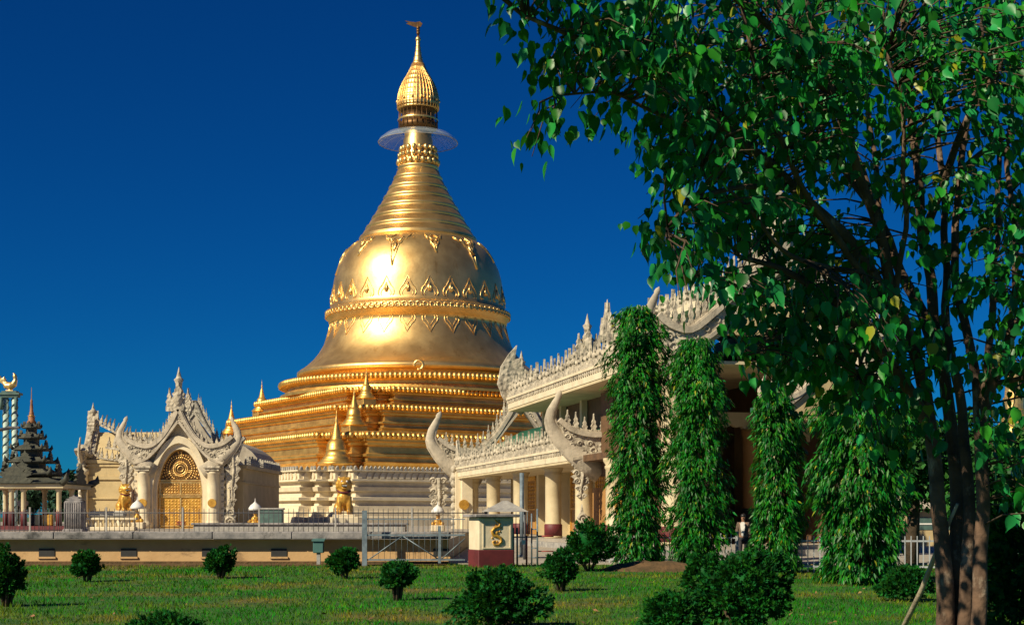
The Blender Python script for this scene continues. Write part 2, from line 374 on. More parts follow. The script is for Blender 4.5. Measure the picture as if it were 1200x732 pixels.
def horn(mb, f, sgn, H, flat=0.62, fat=1.0):
    """upturned eave horn in the local x/z plane of frame f"""
    pts = [f @ Vector((sgn*o*H, 0, z*H)) for o, z, r in HORN]
    mb.tube(pts, [r*H*fat for o, z, r in HORN], 12, flat, up=f.to_3x3() @ Vector((0,1,0)))
    pts2 = [f @ Vector((sgn*(o-0.075)*H, 0, z*H+0.04*H)) for o, z, r in HORN[2:8]]
    mb.tube(pts2, [0.04*H, 0.04*H, 0.035*H, 0.03*H, 0.025*H, 0.008*H], 8, 0.9, up=f.to_3x3() @ Vector((0,1,0)))
    # ridge along the outside of the curve
    pts3 = [f @ Vector((sgn*(o+r*0.85)*H, 0, (z-r*0.55)*H)) for o, z, r in HORN[1:7]]
    mb.tube(pts3, 0.018*H, 6, 1, up=f.to_3x3() @ Vector((0,1,0)))
def spiral(mb, f, r, turns=1.6, tr=0.05, sgn=1):
    pts = []
    for k in range(int(turns*12)+1):
        a = k/12*2*PI; rr = r*(1-k/(turns*12)*0.85)
        pts.append(f @ Vector((sgn*rr*math.cos(a), 0, rr*math.sin(a))))
    n = len(pts); mb.tube(pts, [tr*(1-0.5*k/n) for k in range(n)], 6)
def filigree(mb, f, wd, h, th=0.14):
    """carved hanging bracket: downward flame with curls, top at z=0, tip at z=-h (local)"""
    out = []
    N = 7
    for s in (-1, 1):
        side = []
        for k in range(N):
            t = k/N; ww = wd*0.5*(0.55+0.75*math.sin(PI*min(1, t*1.25+0.12)))*(1-t*0.65)
            side += [(s*ww*0.62, -h*(t+0.02)), (s*ww, -h*(t+0.075))]
        out.append(side)
    outline = out[1]+[(0, -h)]+out[0][::-1]
    mb.prism(outline, th*0.5, f)
    for k in range(5):
        t = k/5+0.08; ww = wd*0.27*(1-t*0.6)
        for s in (-1, 1):
            g = f @ Matrix.Translation((s*ww, -th*0.25, -h*t))
            spiral(mb, g, wd*0.2*(1-t*0.5), 1.4, wd*0.055, s)
    mb.tube([f @ Vector((0, -th*0.3, -0.02*h)), f @ Vector((wd*0.06, -th*0.36, -0.4*h)), f @ Vector((-wd*0.04, -th*0.3, -0.7*h)), f @ Vector((0, -th*0.2, -h))],
            [wd*0.1, wd*0.09, wd*0.06, 0.01], 6)
def gcurve(half, z0, zp, n=16, sag=2.0, lin=0.17):
    return [(half*(1-k/n), z0+(zp-z0)*(lin*(k/n)+(1-lin)*(k/n)**sag)) for k in range(n+1)]
def offs(cv, d):
    o = []
    for k in range(len(cv)):
        a = cv[max(0, k-1)]; b = cv[min(len(cv)-1, k+1)]
        tx, tz = b[0]-a[0], b[1]-a[1]; l = math.hypot(tx, tz); tx /= l; tz /= l
        nx, nz = tz, -tx
        if nz < 0: nx, nz = -nx, -nz
        o.append((cv[k][0]+nx*d, cv[k][1]+nz*d))
    return o
def resample(pts, n):
    seg = [math.hypot(pts[k+1][0]-pts[k][0], pts[k+1][1]-pts[k][1]) for k in range(len(pts)-1)]; L = sum(seg); o = []
    for q in range(n+1):
        d = L*q/n; k = 0
        while k < len(seg)-1 and d > seg[k]: d -= seg[k]; k += 1
        t = min(1, d/max(seg[k], 1e-9)); o.append((pts[k][0]+(pts[k+1][0]-pts[k][0])*t, pts[k][1]+(pts[k+1][1]-pts[k][1])*t))
    return o
def catmull(P, m=6):
    Q = []
    for i in range(len(P)-1):
        p0 = P[max(0, i-1)]; p1 = P[i]; p2 = P[i+1]; p3 = P[min(len(P)-1, i+2)]
        for k in range(m):
            t = k/m
            Q.append(tuple(0.5*(2*p1[c]+(p2[c]-p0[c])*t+(2*p0[c]-5*p1[c]+4*p2[c]-p3[c])*t*t+(3*p1[c]-p0[c]-3*p2[c]+p3[c])*t**3) for c in (0, 1)))
    Q.append(P[-1]); return Q
def gable(parent, f, half, z0, zp, H, th=0.4, bw=0.55, ch=0.6, cw=0.42, mt='carved', finial=True, fh=2.0, tymp=None, tz=None, hang=None, horns=True, fat=1.0, q4=(0.035, 0.24, 0.58, 0.88)):
    """Burmese gable front in local x/z plane of frame f: sagging upper moulding between horn and peak, carved board, cresting, horns, finial"""
    zd = z0+0.40*H; g = zp-zd
    up = catmull([(half+0.33*H, z0+0.62*H), (half+0.14*H, z0+0.475*H), (half*0.88, zd), (half*0.66, zd+q4[0]*g), (half*0.42, zd+q4[1]*g), (half*0.2, zd+q4[2]*g), (half*0.06, zd+q4[3]*g), (0, zp)])
    zl = zp-max(0.9*bw, 0.22*(zp-z0)); lo = catmull([(half+0.12*H, z0+0.02*H), (half*0.8, z0+0.13*(zl-z0)), (half*0.5, z0+0.40*(zl-z0)), (half*0.2, z0+0.76*(zl-z0)), (0, zl)])
    N = 22
    up = resample(up, N); lo = resample(lo, N)
    ft = f.to_3x3() @ Vector((0, 1, 0))
    bd = MB(); lip = MB(); cr = MB()
    for s in (-1, 1):
        m_ = lambda c: [(s*x, z) for x, z in c]
        bd.strip(m_(lo), m_(up), -th*0.36, th*0.36, f)
        lip.strip(m_(offs(up, -0.17*bw)), m_(offs(up, 0.17*bw)), -th*0.62, th*0.62, f)
        lip.strip(m_(offs(up, 0.17*bw)), m_(offs(up, 0.26*bw)), -th*0.5, th*0.5, f)
        lip.strip(m_(offs(lo, -0.10*bw)), m_(offs(lo, 0.13*bw)), -th*0.55, th*0.55, f)
        last = None
        for k in range(1, len(lo)):
            a = lo[k]; b = up[k]; wdt = math.hypot(b[0]-a[0], b[1]-a[1])
            if last and math.hypot(a[0]-last[0], a[1]-last[1]) < bw*0.5: continue
            last = a
            nrow = max(1, int(wdt/(bw*0.62)))
            for q in range(nrow):
                t = (q+0.5)/nrow; p = (a[0]+(b[0]-a[0])*t, a[1]+(b[1]-a[1])*t)
                spiral(bd, f @ Matrix.Translation((s*p[0], -th*0.38, p[1])), bw*random.uniform(0.2, 0.3), random.uniform(1.0, 1.5), bw*0.085, s if (q+k) % 2 else -s)
        cresting(cr, [f @ Vector((s*x, 0, z)) for x, z in offs(up, 0.22*bw)[1:-1]], ft, ch, cw, th*0.35, 1.0, grow=(lambda t: 0.8+0.5*t), upright=True)
    bd.build('bargeboard', mt, parent); lip.build('moulding', 'smooth_stone' if mt == 'carved' else mt, parent); cr.build('cresting', mt, parent)
    cv = gcurve(half, z0, zl)
    if horns:
        for s in (-1, 1):
            hb = MB(); horn(hb, f @ Matrix.Translation((s*half, 0, z0+0.06*H)), s, H, fat=fat); hb.build('horn', 'smooth_stone' if mt == 'carved' else mt, parent)
            if hang:
                fb = MB(); filigree(fb, f @ Matrix.Translation((s*(half+hang[2]), 0, z0-0.1)), hang[0], hang[1]); fb.build('hanging_bracket', mt, parent)
    if finial:
        fb = MB()
        zt = zp+bw*0.3
        fb.prism([(x*fh*0.62, zt-0.5*bw+z*fh*0.72) for x, z in FLAME], th*0.8, f)
        fb.prism([(x*fh*0.36, zt-0.5*bw+z*fh*0.86) for x, z in FLAME], th*1.15, f)
        fb.tube([f @ Vector((0, 0, zt+fh*0.45)), f @ Vector((0, 0, zt+fh*0.66)), f @ Vector((0, 0, zt+fh*0.75)), f @ Vector((0, 0, zt+fh*0.8)), f @ Vector((0, 0, zt+fh*0.92)), f @ Vector((0, 0, zt+fh*1.1))],
                [fh*0.08, fh*0.10, fh*0.14, fh*0.08, fh*0.045, 0.01], 8)
        for s in (-1, 1):
            fb.prism([(s*fh*0.26+x*fh*0.2, zt-0.5*bw+z*fh*0.62) for x, z in FLAME], th*0.7, f)
        fb.ball(f @ Vector((0, -th*0.5, zt+fh*0.2)), fh*0.13, 10, 6, (1, 0.8, 1.6))
        fb.build('finial', mt, parent)
    if tymp:
        tm = MB(); y = 0.0
        pts = [(-x, z+0.02) for x, z in cv]+[(x, z+0.02) for x, z in cv[::-1][1:]]
        zb = tz if tz is not None else z0
        base = [(half, zb), (-half, zb)]
        lo = [(-x, zb) for x, z in cv]+[(x, zb) for x, z in cv[::-1][1:]]
        tm.strip(lo, pts, -th*0.3, th*0.3, f)
        tm.build('tympanum', tymp, parent)
def roof_shell(mb, f, half, z0, zp, y0, y1, th=0.18):
    cv = gcurve(half, z0, zp)
    for s in (-1, 1):
        lo = [(s*x, z-th) for x, z in cv]; up = [(s*x, z) for x, z in cv]
        mb.strip(lo, up, y0, y1, f)
I4 = Matrix.Identity(4)

# ------------------------------------------------------------------ setting: ground, plaza, pavement
g = MB()
xs = [-1500, -200, -60]+[i for i in range(-40, 41, 2)]+[60, 200, 1500]
ys = [-40, -10, 0]+[i for i in range(4, 53, 2)]+[80, 200, 600, 3000]
vid = {}
for j, y in enumerate(ys):
    for i, x in enumerate(xs):
        z = 0.0
        if abs(x) <= 40 and 2 < y < 46.5: z = 0.05*mnoise.noise((x*0.16, y*0.16, 0.3))
        vid[i, j] = len(g.v); g.v.append((x, y, z))
for j in range(len(ys)-1):
    for i in range(len(xs)-1): g.f.append([vid[i,j], vid[i+1,j], vid[i+1,j+1], vid[i,j+1]]); g.sm.append(True)
tag(g.build('ground', 'lawn'), kind='structure')
def gz(x, y): return 0.05*mnoise.noise((x*0.16, y*0.16, 0.3)) if y < 46.5 else 0.0
tag(MB().box(-90, -2.3, 47.6, 230, -0.2, 0.78).build('plaza', 'paving'), kind='structure')
tag(MB().box(-2.2, 70, 47.2, 230, -0.2, 0.06).build('pavement', 'paving'), kind='structure')

# ------------------------------------------------------------------ golden stupa
SX, SY = -9.9, 150.0
K = SY/FPX
def zz(py): return CAM_H+(HOR-py)*K
st = thing('golden_stupa', 'huge golden bell-shaped stupa on stepped terraces above a white base', 'stupa', (SX, SY, 0))
ROT = R(33)
def redent(s, n, d):
    q = []
    # corner (+,+): stair from (s, s-n*d) to (s-n*d, s)
    c = [(s, s-n*d)]
    for k in range(n):
        c.append((s-(k+1)*d, s-(n-k)*d)) if False else None
    c = []
    for k in range(n):
        c.append((s-k*d, s-(n-k)*d)); c.append((s-k*d, s-(n-k-1)*d)) if k < n else None
    # c goes (s,s-nd),(s,s-(n-1)d),(s-d,s-(n-1)d),(s-d,s-(n-2)d)...
    c = []
    x, y = s, s-n*d
    c.append((x, y))
    for k in range(n):
        y += d*(0.999 if k == n-1 else 1); c.append((x, y)); x -= d; c.append((x, y))
    out = []
    for r in range(4):
        a = r*PI/2; ca, sa = math.cos(a), math.sin(a)
        out += [(px*ca-py*sa, px*sa+py*ca) for px, py in c]
    return out
def loft(mb, prof, n, d):
    """prof = [(half side, z)]"""
    rings = []
    for s, z in prof:
        rings.append([(x*math.cos(ROT)-y*math.sin(ROT), x*math.sin(ROT)+y*math.cos(ROT), z) for x, y in redent(s, n, d)])
    m = len(rings[0]); vs = [p for r in rings for p in r]; fs = []
    for k in range(len(rings)-1):
        for i in range(m): fs.append((k*m+i, k*m+(i+1)%m, (k+1)*m+(i+1)%m, (k+1)*m+i))
    fs.append(tuple((len(rings)-1)*m+i for i in range(m)))
    mb.add(vs, fs)
def beads(mb, s, n, d, z, r, gap, tall=1.0, shape='ball'):
    pts = [(x*math.cos(ROT)-y*math.sin(ROT), x*math.sin(ROT)+y*math.cos(ROT)) for x, y in redent(s, n, d)]
    for i in range(len(pts)):
        a, b = pts[i], pts[(i+1)%len(pts)]; L = math.hypot(b[0]-a[0], b[1]-a[1])
        if (a[1]+b[1])/2 > s*0.55: continue            # the side turned away from view stays plain
        k = max(1, int(L/gap))
        for j in range(k):
            t = (j+0.5)/k; x = a[0]+(b[0]-a[0])*t; y = a[1]+(b[1]-a[1])*t
            if shape == 'ball': mb.ball((x, y, z), r, 6, 4, (1, 1, tall))
            else:
                tx, ty = (b[0]-a[0])/L, (b[1]-a[1])/L
                f = frame((x, y, z), (tx, ty, 0), (-ty, tx, 0))
                mb.prism([(-r*.8,0),(-r*.9,r*tall*.6),(-r*.5,r*tall*1.2),(0,r*tall*1.6),(r*.5,r*tall*1.2),(r*.9,r*tall*.6),(r*.8,0)], r*1.1, f)
def tier(s0, z0, s1, z1, n, d, name='terrace', m='gold_terrace', flip=False):
    """one terrace: mouldings from (s0, z0) up to a beaded cornice at z1"""
    h = z1-z0; mb = MB()
    prof = [(s0+0.25, z0), (s0+0.25, z0+h*0.10), (s0+0.05, z0+h*0.12), (s0+0.12, z0+h*0.20), (s0-0.25, z0+h*0.24), (s0-0.30, z0+h*0.34),
            (s0-0.05, z0+h*0.36), (s0-0.05, z0+h*0.42), (s0-0.45, z0+h*0.45), (s0-0.5, z0+h*0.62), (s0-0.25, z0+h*0.65), (s0-0.22, z0+h*0.72),
            (s0+0.02, z0+h*0.75), (s0+0.02, z0+h*0.80), (s0+0.18, z0+h*0.83), (s0+0.18, z0+h*0.98), (s0+0.05, z0+h), (s1, z0+h*1.001)]
    loft(mb, prof, n, d); return mb.build(name, m, st)
# white base
wb = MB(); s = 22.0
prof = [(s+1.0, 0.0), (s+1.0, 1.55), (s+0.7, 1.62), (s+0.7, 2.0), (s+0.25, 2.05), (s+0.2, 2.5), (s-0.1, 2.55), (s-0.15, 2.95), (s+0.25, 3.0), (s+0.25, 3.25), (s-0.25, 3.3),
        (s-0.3, 3.75), (s+0.0, 3.8), (s+0.1, 4.15), (s-0.15, 4.2), (s-0.1, 4.55), (s+0.35, 4.65), (s+0.35, 4.8), (s+0.15, 4.84), (s+0.15, 5.45), (s+0.4, 5.5), (s+0.4, 5.62), (s-3.6, 5.66)]
loft(wb, prof, 4, 1.15); wb.build('white_base', 'plaster', st)
bb = MB(); beads(bb, s+0.32, 4, 1.15, 5.62, 0.16, 0.42, 1.3, 'leaf'); bb.build('parapet_row', 'carved_grey', st)
bb = MB(); beads(bb, s+0.16, 4, 1.15, 4.86, 0.24, 0.62, 1.45, 'leaf'); bb.build('petal_frieze', 'plaster', st)
# golden terraces
tier(19.3, 5.66, 15.6, 9.15, 4, 1.1)
tier(15.9, 9.15, 13.4, 11.85, 4, 1.1)
tier(13.7, 11.85, 12.4, 13.75, 4, 1.1)
for (s_, z_, r_) in ((19.5, 8.78, 0.24), (16.1, 11.6, 0.22), (13.9, 13.52, 0.22)):
    bb = MB(); beads(bb, s_+0.04, 4, 1.1, z_, r_*1.12, r_*2.1, 1.25); bb.build('beaded_band', 'gold_terrace', st)
tm = MB()   # round terrace under the bell
tm.lathe([(14.4,13.75),(14.4,14.0),(14.0,14.05),(13.9,14.3),(13.6,14.4),(13.6,14.7),(14.1,14.75),(14.25,14.85),(14.25,15.3),(13.9,15.36),(12.0,15.38),(11.5,15.5),(11.5,16.1),(11.0,16.3)], 96, smooth=False)
tm.build('round_terrace', 'gold_terrace', st)
bb = MB()
for k in range(190):
    a = 2*PI*k/190; bb.ball((14.32*math.cos(a), 14.32*math.sin(a), 15.1), 0.28, 6, 4, (1,1,1.25))
bb.build('beaded_band', 'gold_terrace', st)
# bell
BELL = [(11.3,16.0),(12.2,15.93),(12.5,16.02),(12.66,16.25),(12.62,16.5),(12.35,16.72),(12.1,16.86),(11.6,17.25),(10.95,17.85),(10.4,18.55),(9.9,19.4),(9.55,20.3),(9.3,21.2),(9.2,21.7),(9.35,21.75),(9.4,22.1),(9.6,22.25),(9.68,22.6),(9.6,22.95),(9.35,23.1),(9.2,23.15),
        (9.15,23.6),(9.05,24.4),(8.95,25.4),(8.78,26.4),(8.5,27.4),(8.05,28.4),(7.45,29.3),(6.75,30.0),(6.1,30.5)]
def bell_r(z):
    for (r0, z0), (r1, z1) in zip(BELL[4:], BELL[5:]):
        if z0 <= z <= z1: return r0+(r1-r0)*(z-z0)/max(1e-6, z1-z0)
    return BELL[-1][0]
MB().lathe(BELL, 128).build('bell', 'gold', st)
rl = MB()
def relief(az, pts, tr):
    P = []
    for dx, z in pts:
        r = bell_r(z)+tr*0.35; a = az+dx/r; P.append((r*math.cos(a), r*math.sin(a), z))
    rl.tube(P, tr, 6)
NPET = 26
for k in range(NPET):
    az = 2*PI*(k+0.3)/NPET
    for w_, tr in ((1.0, 0.055), (0.64, 0.04)):
        pts = []
        for i in range(13):
            t = i/12*2-1; hgt = 1-abs(t)
            pts.append((0.86*w_*math.copysign(math.sin(PI*0.5*min(1, abs(t)*1.25)) if abs(t) < 0.8 else (1-0.9*(abs(t)-0.8)), t), 23.55+(2.0*w_)*(hgt**1.35 if hgt < 0.55 else hgt*0.62+hgt**4*0.38)))
        relief(az, pts, tr)
        pts2 = [(dx*0.92, 21.55-(z-23.55)*0.85) for dx, z in pts]
        relief(az, pts2, tr)
    relief(az, [(0, 24.0), (0.12, 24.35), (0, 24.8), (-0.12, 24.35), (0, 24.0)], 0.13)
for k in range(12):
    az = 2*PI*(k+0.55)/12
    big = k % 2 == 0
    sc_ = 1.0 if big else 0.6
    for s_ in (-1, 1):
        relief(az, [(s_*1.35*sc_, 30.0), (s_*1.0*sc_, 29.5), (s_*0.75*sc_, 29.55), (s_*0.6*sc_, 29.0), (s_*0.42*sc_, 28.95), (s_*0.3*sc_, 28.2-(0 if big else -0.6)), (0, 26.6 if big else 28.0)], 0.09)
        relief(az, [(s_*0.15*sc_, 30.0), (s_*0.7*sc_, 29.7), (s_*0.35*sc_, 29.2), (s_*0.1*sc_, 29.5)], 0.10)
    relief(az, [(0, 29.3), (0.16*sc_, 28.7), (0, 28.2), (-0.16*sc_, 28.7), (0, 29.3)], 0.16*sc_)
rl.build('lotus_relief', 'gold_ornament', st)
rb = MB()
for k in range(88):
    a = 2*PI*k/88; r = 9.68
    f = frame((r*math.cos(a), r*math.sin(a), 22.6), (-math.sin(a), math.cos(a), 0), (math.cos(a), math.sin(a), 0))
    rb.tube([f @ Vector((0.27*math.cos(t), 0, 0.27*math.sin(t))) for t in [i*PI/4 for i in range(9)]], 0.085, 5)
rb.build('rosette_band', 'gold_ornament', st)
# ringed cone
RC = [(6.1,30.45),(6.2,30.6)]
NR = 7
for k in range(NR):
    t0 = k/NR; t1 = (k+1)/NR
    za = 30.6+t0*7.5; zb = 30.6+t1*7.5; dz = zb-za
    ra = 6.1-(6.1-2.1)*(1-(1-t0)**1.18); rb_ = 6.1-(6.1-2.1)*(1-(1-t1)**1.18)
    RC += [(ra+0.02, za), (ra+0.10, za+dz*0.12), (ra+0.02, za+dz*0.26), (ra-0.14, za+dz*0.32), (ra-(ra-rb_)*0.62-0.02, za+dz*0.80), (ra-(ra-rb_)*0.82-0.12, za+dz*0.86)]
RC += [(2.05, 38.1), (2.2, 38.25), (2.0, 38.5)]
MB().lathe(RC, 96).build('ringed_spire', 'gold', st)
# lotus petals and neck
MB().lathe([(1.95,38.4),(2.1,38.7),(1.85,39.0),(1.9,39.4),(1.7,39.7),(1.75,40.1),(1.55,40.4),(1.55,41.2),(1.4,41.5),(1.5,42.6)], 48).build('lotus_neck', 'gold', st)
lp = MB()
for row, (z, r, n_, hh) in enumerate(((38.45,2.08,20,0.75),(39.15,1.95,20,0.7),(39.85,1.80,18,0.65))):
    for k in range(n_):
        a = 2*PI*(k+0.5*row)/n_
        lp.ball((r*math.cos(a), r*math.sin(a), z+hh*0.5), 0.26, 7, 5, (1,1,1.35))
lp.build('lotus_petals', 'gold_ornament', st)
# crown (umbrella finial)
ck = MB()
CR_ = [(1.35,42.3),(1.95,42.4),(1.98,43.0),(1.7,43.05),(1.7,44.3),(2.1,44.4),(2.12,44.75),(2.05,45.2)]
ck.lathe(CR_, 40)
ck.build('crown_base', 'gold_dark', st)
cr_ = MB()
prof = [(2.1,44.35)]
zprev = 44.35
for (py, r) in ((128,2.10),(122,2.14),(116,2.12),(110,2.03),(104,1.88),(98,1.66),(92,1.36),(86,1.04),(80,0.76),(74,0.55),(68,0.42),(62,0.32),(56,0.25),(50,0.19)):
    z = zz(py); prof += [(r+0.03, z-0.10), (r+0.05, z), (r-0.02, z+0.05)]
prof += [(0.28, zz(47.5)), (0.3, zz(46)), (0.2, zz(44)), (0.07, zz(42))]
cr_.lathe(prof, 48)
for k in range(36):
    a = 2*PI*k/36
    cr_.tube([((r_+0.03)*math.cos(a), (r_+0.03)*math.sin(a), z_) for r_, z_ in prof[1:31:3]], 0.055, 4)
cr_.build('crown_umbrella', 'gold', st)
rod = MB()
for k in range(24):
    a = 2*PI*k/24; rod.tube([(2.05*math.cos(a), 2.05*math.sin(a), 42.4), (2.0*math.cos(a), 2.0*math.sin(a), 44.4)], 0.035, 5)
rod.build('crown_rods', 'gold_dark', st); rod = MB()
for k in range(14):
    a = 2*PI*k/14; rod.ball((2.2*math.cos(a), 2.2*math.sin(a), 45.3), 0.16, 6, 4)
rod.lathe([(2.12,43.2),(2.16,43.3),(2.12,43.4)], 36, cap=False)
rod.build('crown_bells', 'gold_ornament', st)
vn = MB()
vn.tube([(0,0,zz(43)),(0,0,zz(26))], [0.10,0.06], 6)
for z in (39,36,33): vn.ball((0,0,zz(z)), 0.2, 8, 5)
vn.prism([(0.3,zz(31.5)),(-0.3,zz(32)),(-0.7,zz(30.5)),(-1.25,zz(28)),(-1.0,zz(27)),(-1.4,zz(24.5)),(-0.8,zz(25.8)),(-0.3,zz(26.5)),(0.2,zz(25.5)),(0.45,zz(28))], 0.10, I4)
vn.build('vane', 'gold_dark', st)
rg = MB()
rp = [(1.75,42.0),(2.5,42.05),(3.4,41.75),(4.05,41.25),(4.2,40.95),(4.12,40.95),(3.9,41.2),(3.3,41.6),(2.5,41.92),(1.75,41.9)]
rg.lathe(rp, 64, cap=False); ro = rg.build('clear_ring', 'clear', st)
rs = MB()
rs.tube([(4.18*math.cos(q), 4.18*math.sin(q), 40.95) for q in [i*PI/32 for i in range(65)]], 0.035, 5)
for k in range(16):
    a = 2*PI*k/16; rs.tube([(1.5*math.cos(a),1.5*math.sin(a),41.92),(2.6*math.cos(a),2.6*math.sin(a),41.90),(3.4*math.cos(a),3.4*math.sin(a),41.55),(4.17*math.cos(a),4.17*math.sin(a),40.95)], 0.012, 4)
rs.build('rib', 'stone', ro)
# hoop ornament on the upper terrace
hp = MB(); f = frame((0.25*4, -14.35, 15.7), (1,0,0), (0,1,0))
hp.tube([f @ Vector((0.42*math.cos(t), 0, 0.42*math.sin(t)+0.35)) for t in [i*PI/10-PI*0.6 for i in range(18)]], 0.13, 8); hp.build('hoop', 'gold_ornament', st)

# small corner stupas (one kind, three sizes)
def mini_stupa(label):
    t = thing('corner_stupa', label, 'small stupa', (0,0,0), 0, 'small golden stupas on the terrace corners')
    MB().bbox(-0.40, 0.40, -0.40, 0.40, -0.5, 0.16, 0.02).build('pedestal', 'gold_terrace', t)
    MB().lathe([(0.50,0.14),(0.56,0.20),(0.54,0.25),(0.46,0.28),(0.47,0.33),(0.39,0.36),(0.41,0.40),(0.35,0.44),(0.315,0.52),(0.30,0.62),(0.32,0.64),(0.295,0.67),(0.285,0.78),(0.25,0.88),(0.19,0.95),(0.16,0.98)], 28).build('bell', 'gold_terrace', t)
    pr = [(0.165,0.95)]
    for k in range(8):
        z = 0.98+k*0.066; r = 0.155-k*0.0155; pr += [(r+0.012, z), (r+0.012, z+0.03), (r-0.006, z+0.04)]
    pr += [(0.03,1.50),(0.045,1.56),(0.028,1.64),(0.012,1.78),(0.004,2.0)]
    MB().lathe(pr, 20).build('spire', 'gold_terrace', t)
    return t
CA = 12.0
def corner(Rr, side):
    if side == 'near': return (SX-Rr*math.sin(R(CA)), SY-Rr*math.cos(R(CA)))
    if side == 'left': return (SX-Rr*math.cos(R(CA)), SY+Rr*math.sin(R(CA)))
    return (SX+Rr*math.cos(R(CA)), SY-Rr*math.sin(R(CA)))
ms = mini_stupa('largest small golden stupa, standing on the white base of the great stupa')
ms.location = (*corner(26.2, 'near'), 5.66); ms.scale = (3.0, 3.0, 2.75); ms.rotation_euler = (0,0,ROT)
dup(ms, (*corner(21.3, 'near'), 9.5), ROT, (2.25, 2.25, 2.05), 'middle-sized golden stupa on the terrace corner straight above the largest one')
dup(ms, (*corner(17.7, 'near'), 12.3), ROT, (1.7, 1.7, 1.65), 'small golden stupa on the terrace corner just under the bell')
dup(ms, (*corner(17.5, 'left'), 12.6), ROT, (1.95, 1.95, 1.9), 'small golden stupa at the far left end of the terraces, outlined against the sky')
dup(ms, (*corner(21.0, 'left'), 10.2), ROT, (2.1, 2.1, 2.05), 'small golden stupa rising behind the right roof horn of the white gate')

# ------------------------------------------------------------------ white gate pavilion (front at Y = 100)
GX, GY, GZ = -23.3, 100.0, 0.78
gp = thing('gate_pavilion', 'white carved gate pavilion with pointed arch, golden door and upturned roof horns', 'pavilion', (GX, GY, 0))
def arch_pts(hw, zs, za, n=14):
    """pointed arch from (hw, zs) to (0, za)"""
    o = []
    for k in range(n+1):
        t = k/n; a = t*PI/2
        o.append((hw*(math.cos(a))**0.85*(1-0.06*math.sin(2*a)) if k < n else 0.0, zs+(za-zs)*(0.78*math.sin(a)+0.22*t)))
    return o
def arch_ring(mb, hi, ho, zb, zs, zai, zao, y0, y1):
    inn = [(hi, zb)]+arch_pts(hi, zs, zai); out = [(ho, zb)]+arch_pts(ho, zs, zao)
    for s_ in (-1, 1):
        mb.strip([(s_*x, z) for x, z in inn], [(s_*x, z) for x, z in out], y0, y1, I4)
door_hw, zs_, za_ = 1.6, 3.4, 6.35
ar = MB(); arch_ring(ar, door_hw, 1.85, GZ, zs_, za_, 6.75, -0.30, 0.35); ar.build('inner_arch', 'plaster', gp)
ar = MB(); arch_ring(ar, 1.85, 2.15, GZ, zs_, 6.75, 7.25, -0.55, 0.35); ar.build('outer_arch', 'plaster', gp)
# front wall around the arch
wl = MB()
inn = [(2.12, GZ)]+arch_pts(2.12, zs_, 7.2)
outp = [(2.9, GZ)]+[(2.9-2.9*max(0, (k-2)/12)**1.1 if k > 2 else 2.9, min(8.9, 5.0+3.9*(k/14)**1.3) if k else 3.4) for k in range(15)]
for s_ in (-1, 1):
    wl.strip([(s_*x, z) for x, z in inn], [(s_*x, z) for x, z in outp], -0.1, 0.3, I4)
wl.build('front_wall', 'plaster', gp)
# golden door: panel, lattice, medallion
dr = MB(); lo = [(-x, GZ) for x, z in [(1.6, 0)]+arch_pts(1.6, zs_, za_)]
ap = arch_pts(1.6, zs_, za_); full = [(-x, z) for x, z in ap]+[(x, z) for x, z in ap[::-1][1:]]
dr.strip([(x, GZ) for x, z in full], full, 0.05, 0.2, I4)
dpart = dr.build('door', 'gold_paint', gp)
tr_ = MB()
for z in (0.9, 2.95, 3.1, 3.95, 4.1): tr_.box(-1.56, 1.56, -0.02, 0.05, z, z+0.09)
for x in (-1.5, -0.05, 1.42): tr_.box(x, x+0.10, -0.02, 0.05, GZ+0.02, 3.0)
for x in (-1.5, -0.06, 1.40): tr_.box(x, x+0.12, -0.015, 0.05, 3.15, 3.98)
for i in range(15):
    for j in range(4):
        if abs(i-7) < 1: continue
        x = -1.36+i*0.194; z = 3.27+j*0.19
        tr_.tube([(x+0.07*math.cos(t), 0.02, z+0.07*math.sin(t)) for t in [q*PI/3 for q in range(7)]], 0.026, 4)
for i in range(12):
    for j in range(9):
        x = -1.30+i*0.236; z = 1.12+j*0.2
        tr_.ball((x, 0.04, z), 0.05, 5, 3)
for rr in (0.20, 0.38): tr_.tube([(rr*math.cos(t), 0.0, 4.95+rr*math.sin(t)) for t in [q*PI/14 for q in range(29)]], 0.04, 5)
for k in range(34):
    a = 2*PI*k/34
    for rr in (0.5, 0.8, 0.98, 1.16, 1.34):
        x, z = rr*math.cos(a+rr), 4.95+rr*math.sin(a+rr)
        lim = 1.5*(1-max(0, (z-4.3)/2.0)**1.6) if z < 6.2 else 0
        if z > 4.25 and abs(x) < lim: tr_.ball((x, 0.02, z), 0.065, 5, 3)
    lim = 1.3
    e = 1.25 if math.sin(a) > -0.4 else 0.7
    x1, z1 = e*math.cos(a), 4.95+e*math.sin(a)
    if z1 > 4.2 and abs(x1) < 1.42*(1-max(0, (z1-4.3)/2.1)**1.6): tr_.tube([(0.42*math.cos(a), 0.02, 4.95+0.42*math.sin(a)), (x1, 0.02, z1)], 0.022, 4)
tr_.build('lattice', 'gold_ornament', dpart)
hl = MB(); hl.box(-0.28, 0.30, -0.04, 0.04, 1.18, 1.26); hl.box(-0.28, 0.30, -0.04, 0.04, 1.02, 1.08); hl.build('latch', 'red_metal', dpart)
dk = MB(); dk.strip([(x, 4.18) for x, z in full if z >= 4.1], [(x*0.96, max(4.2, z-0.1)) for x, z in full if z >= 4.1], 0.03, 0.048, I4); dk.build('pierced_panel', 'gold_dark', dpart)
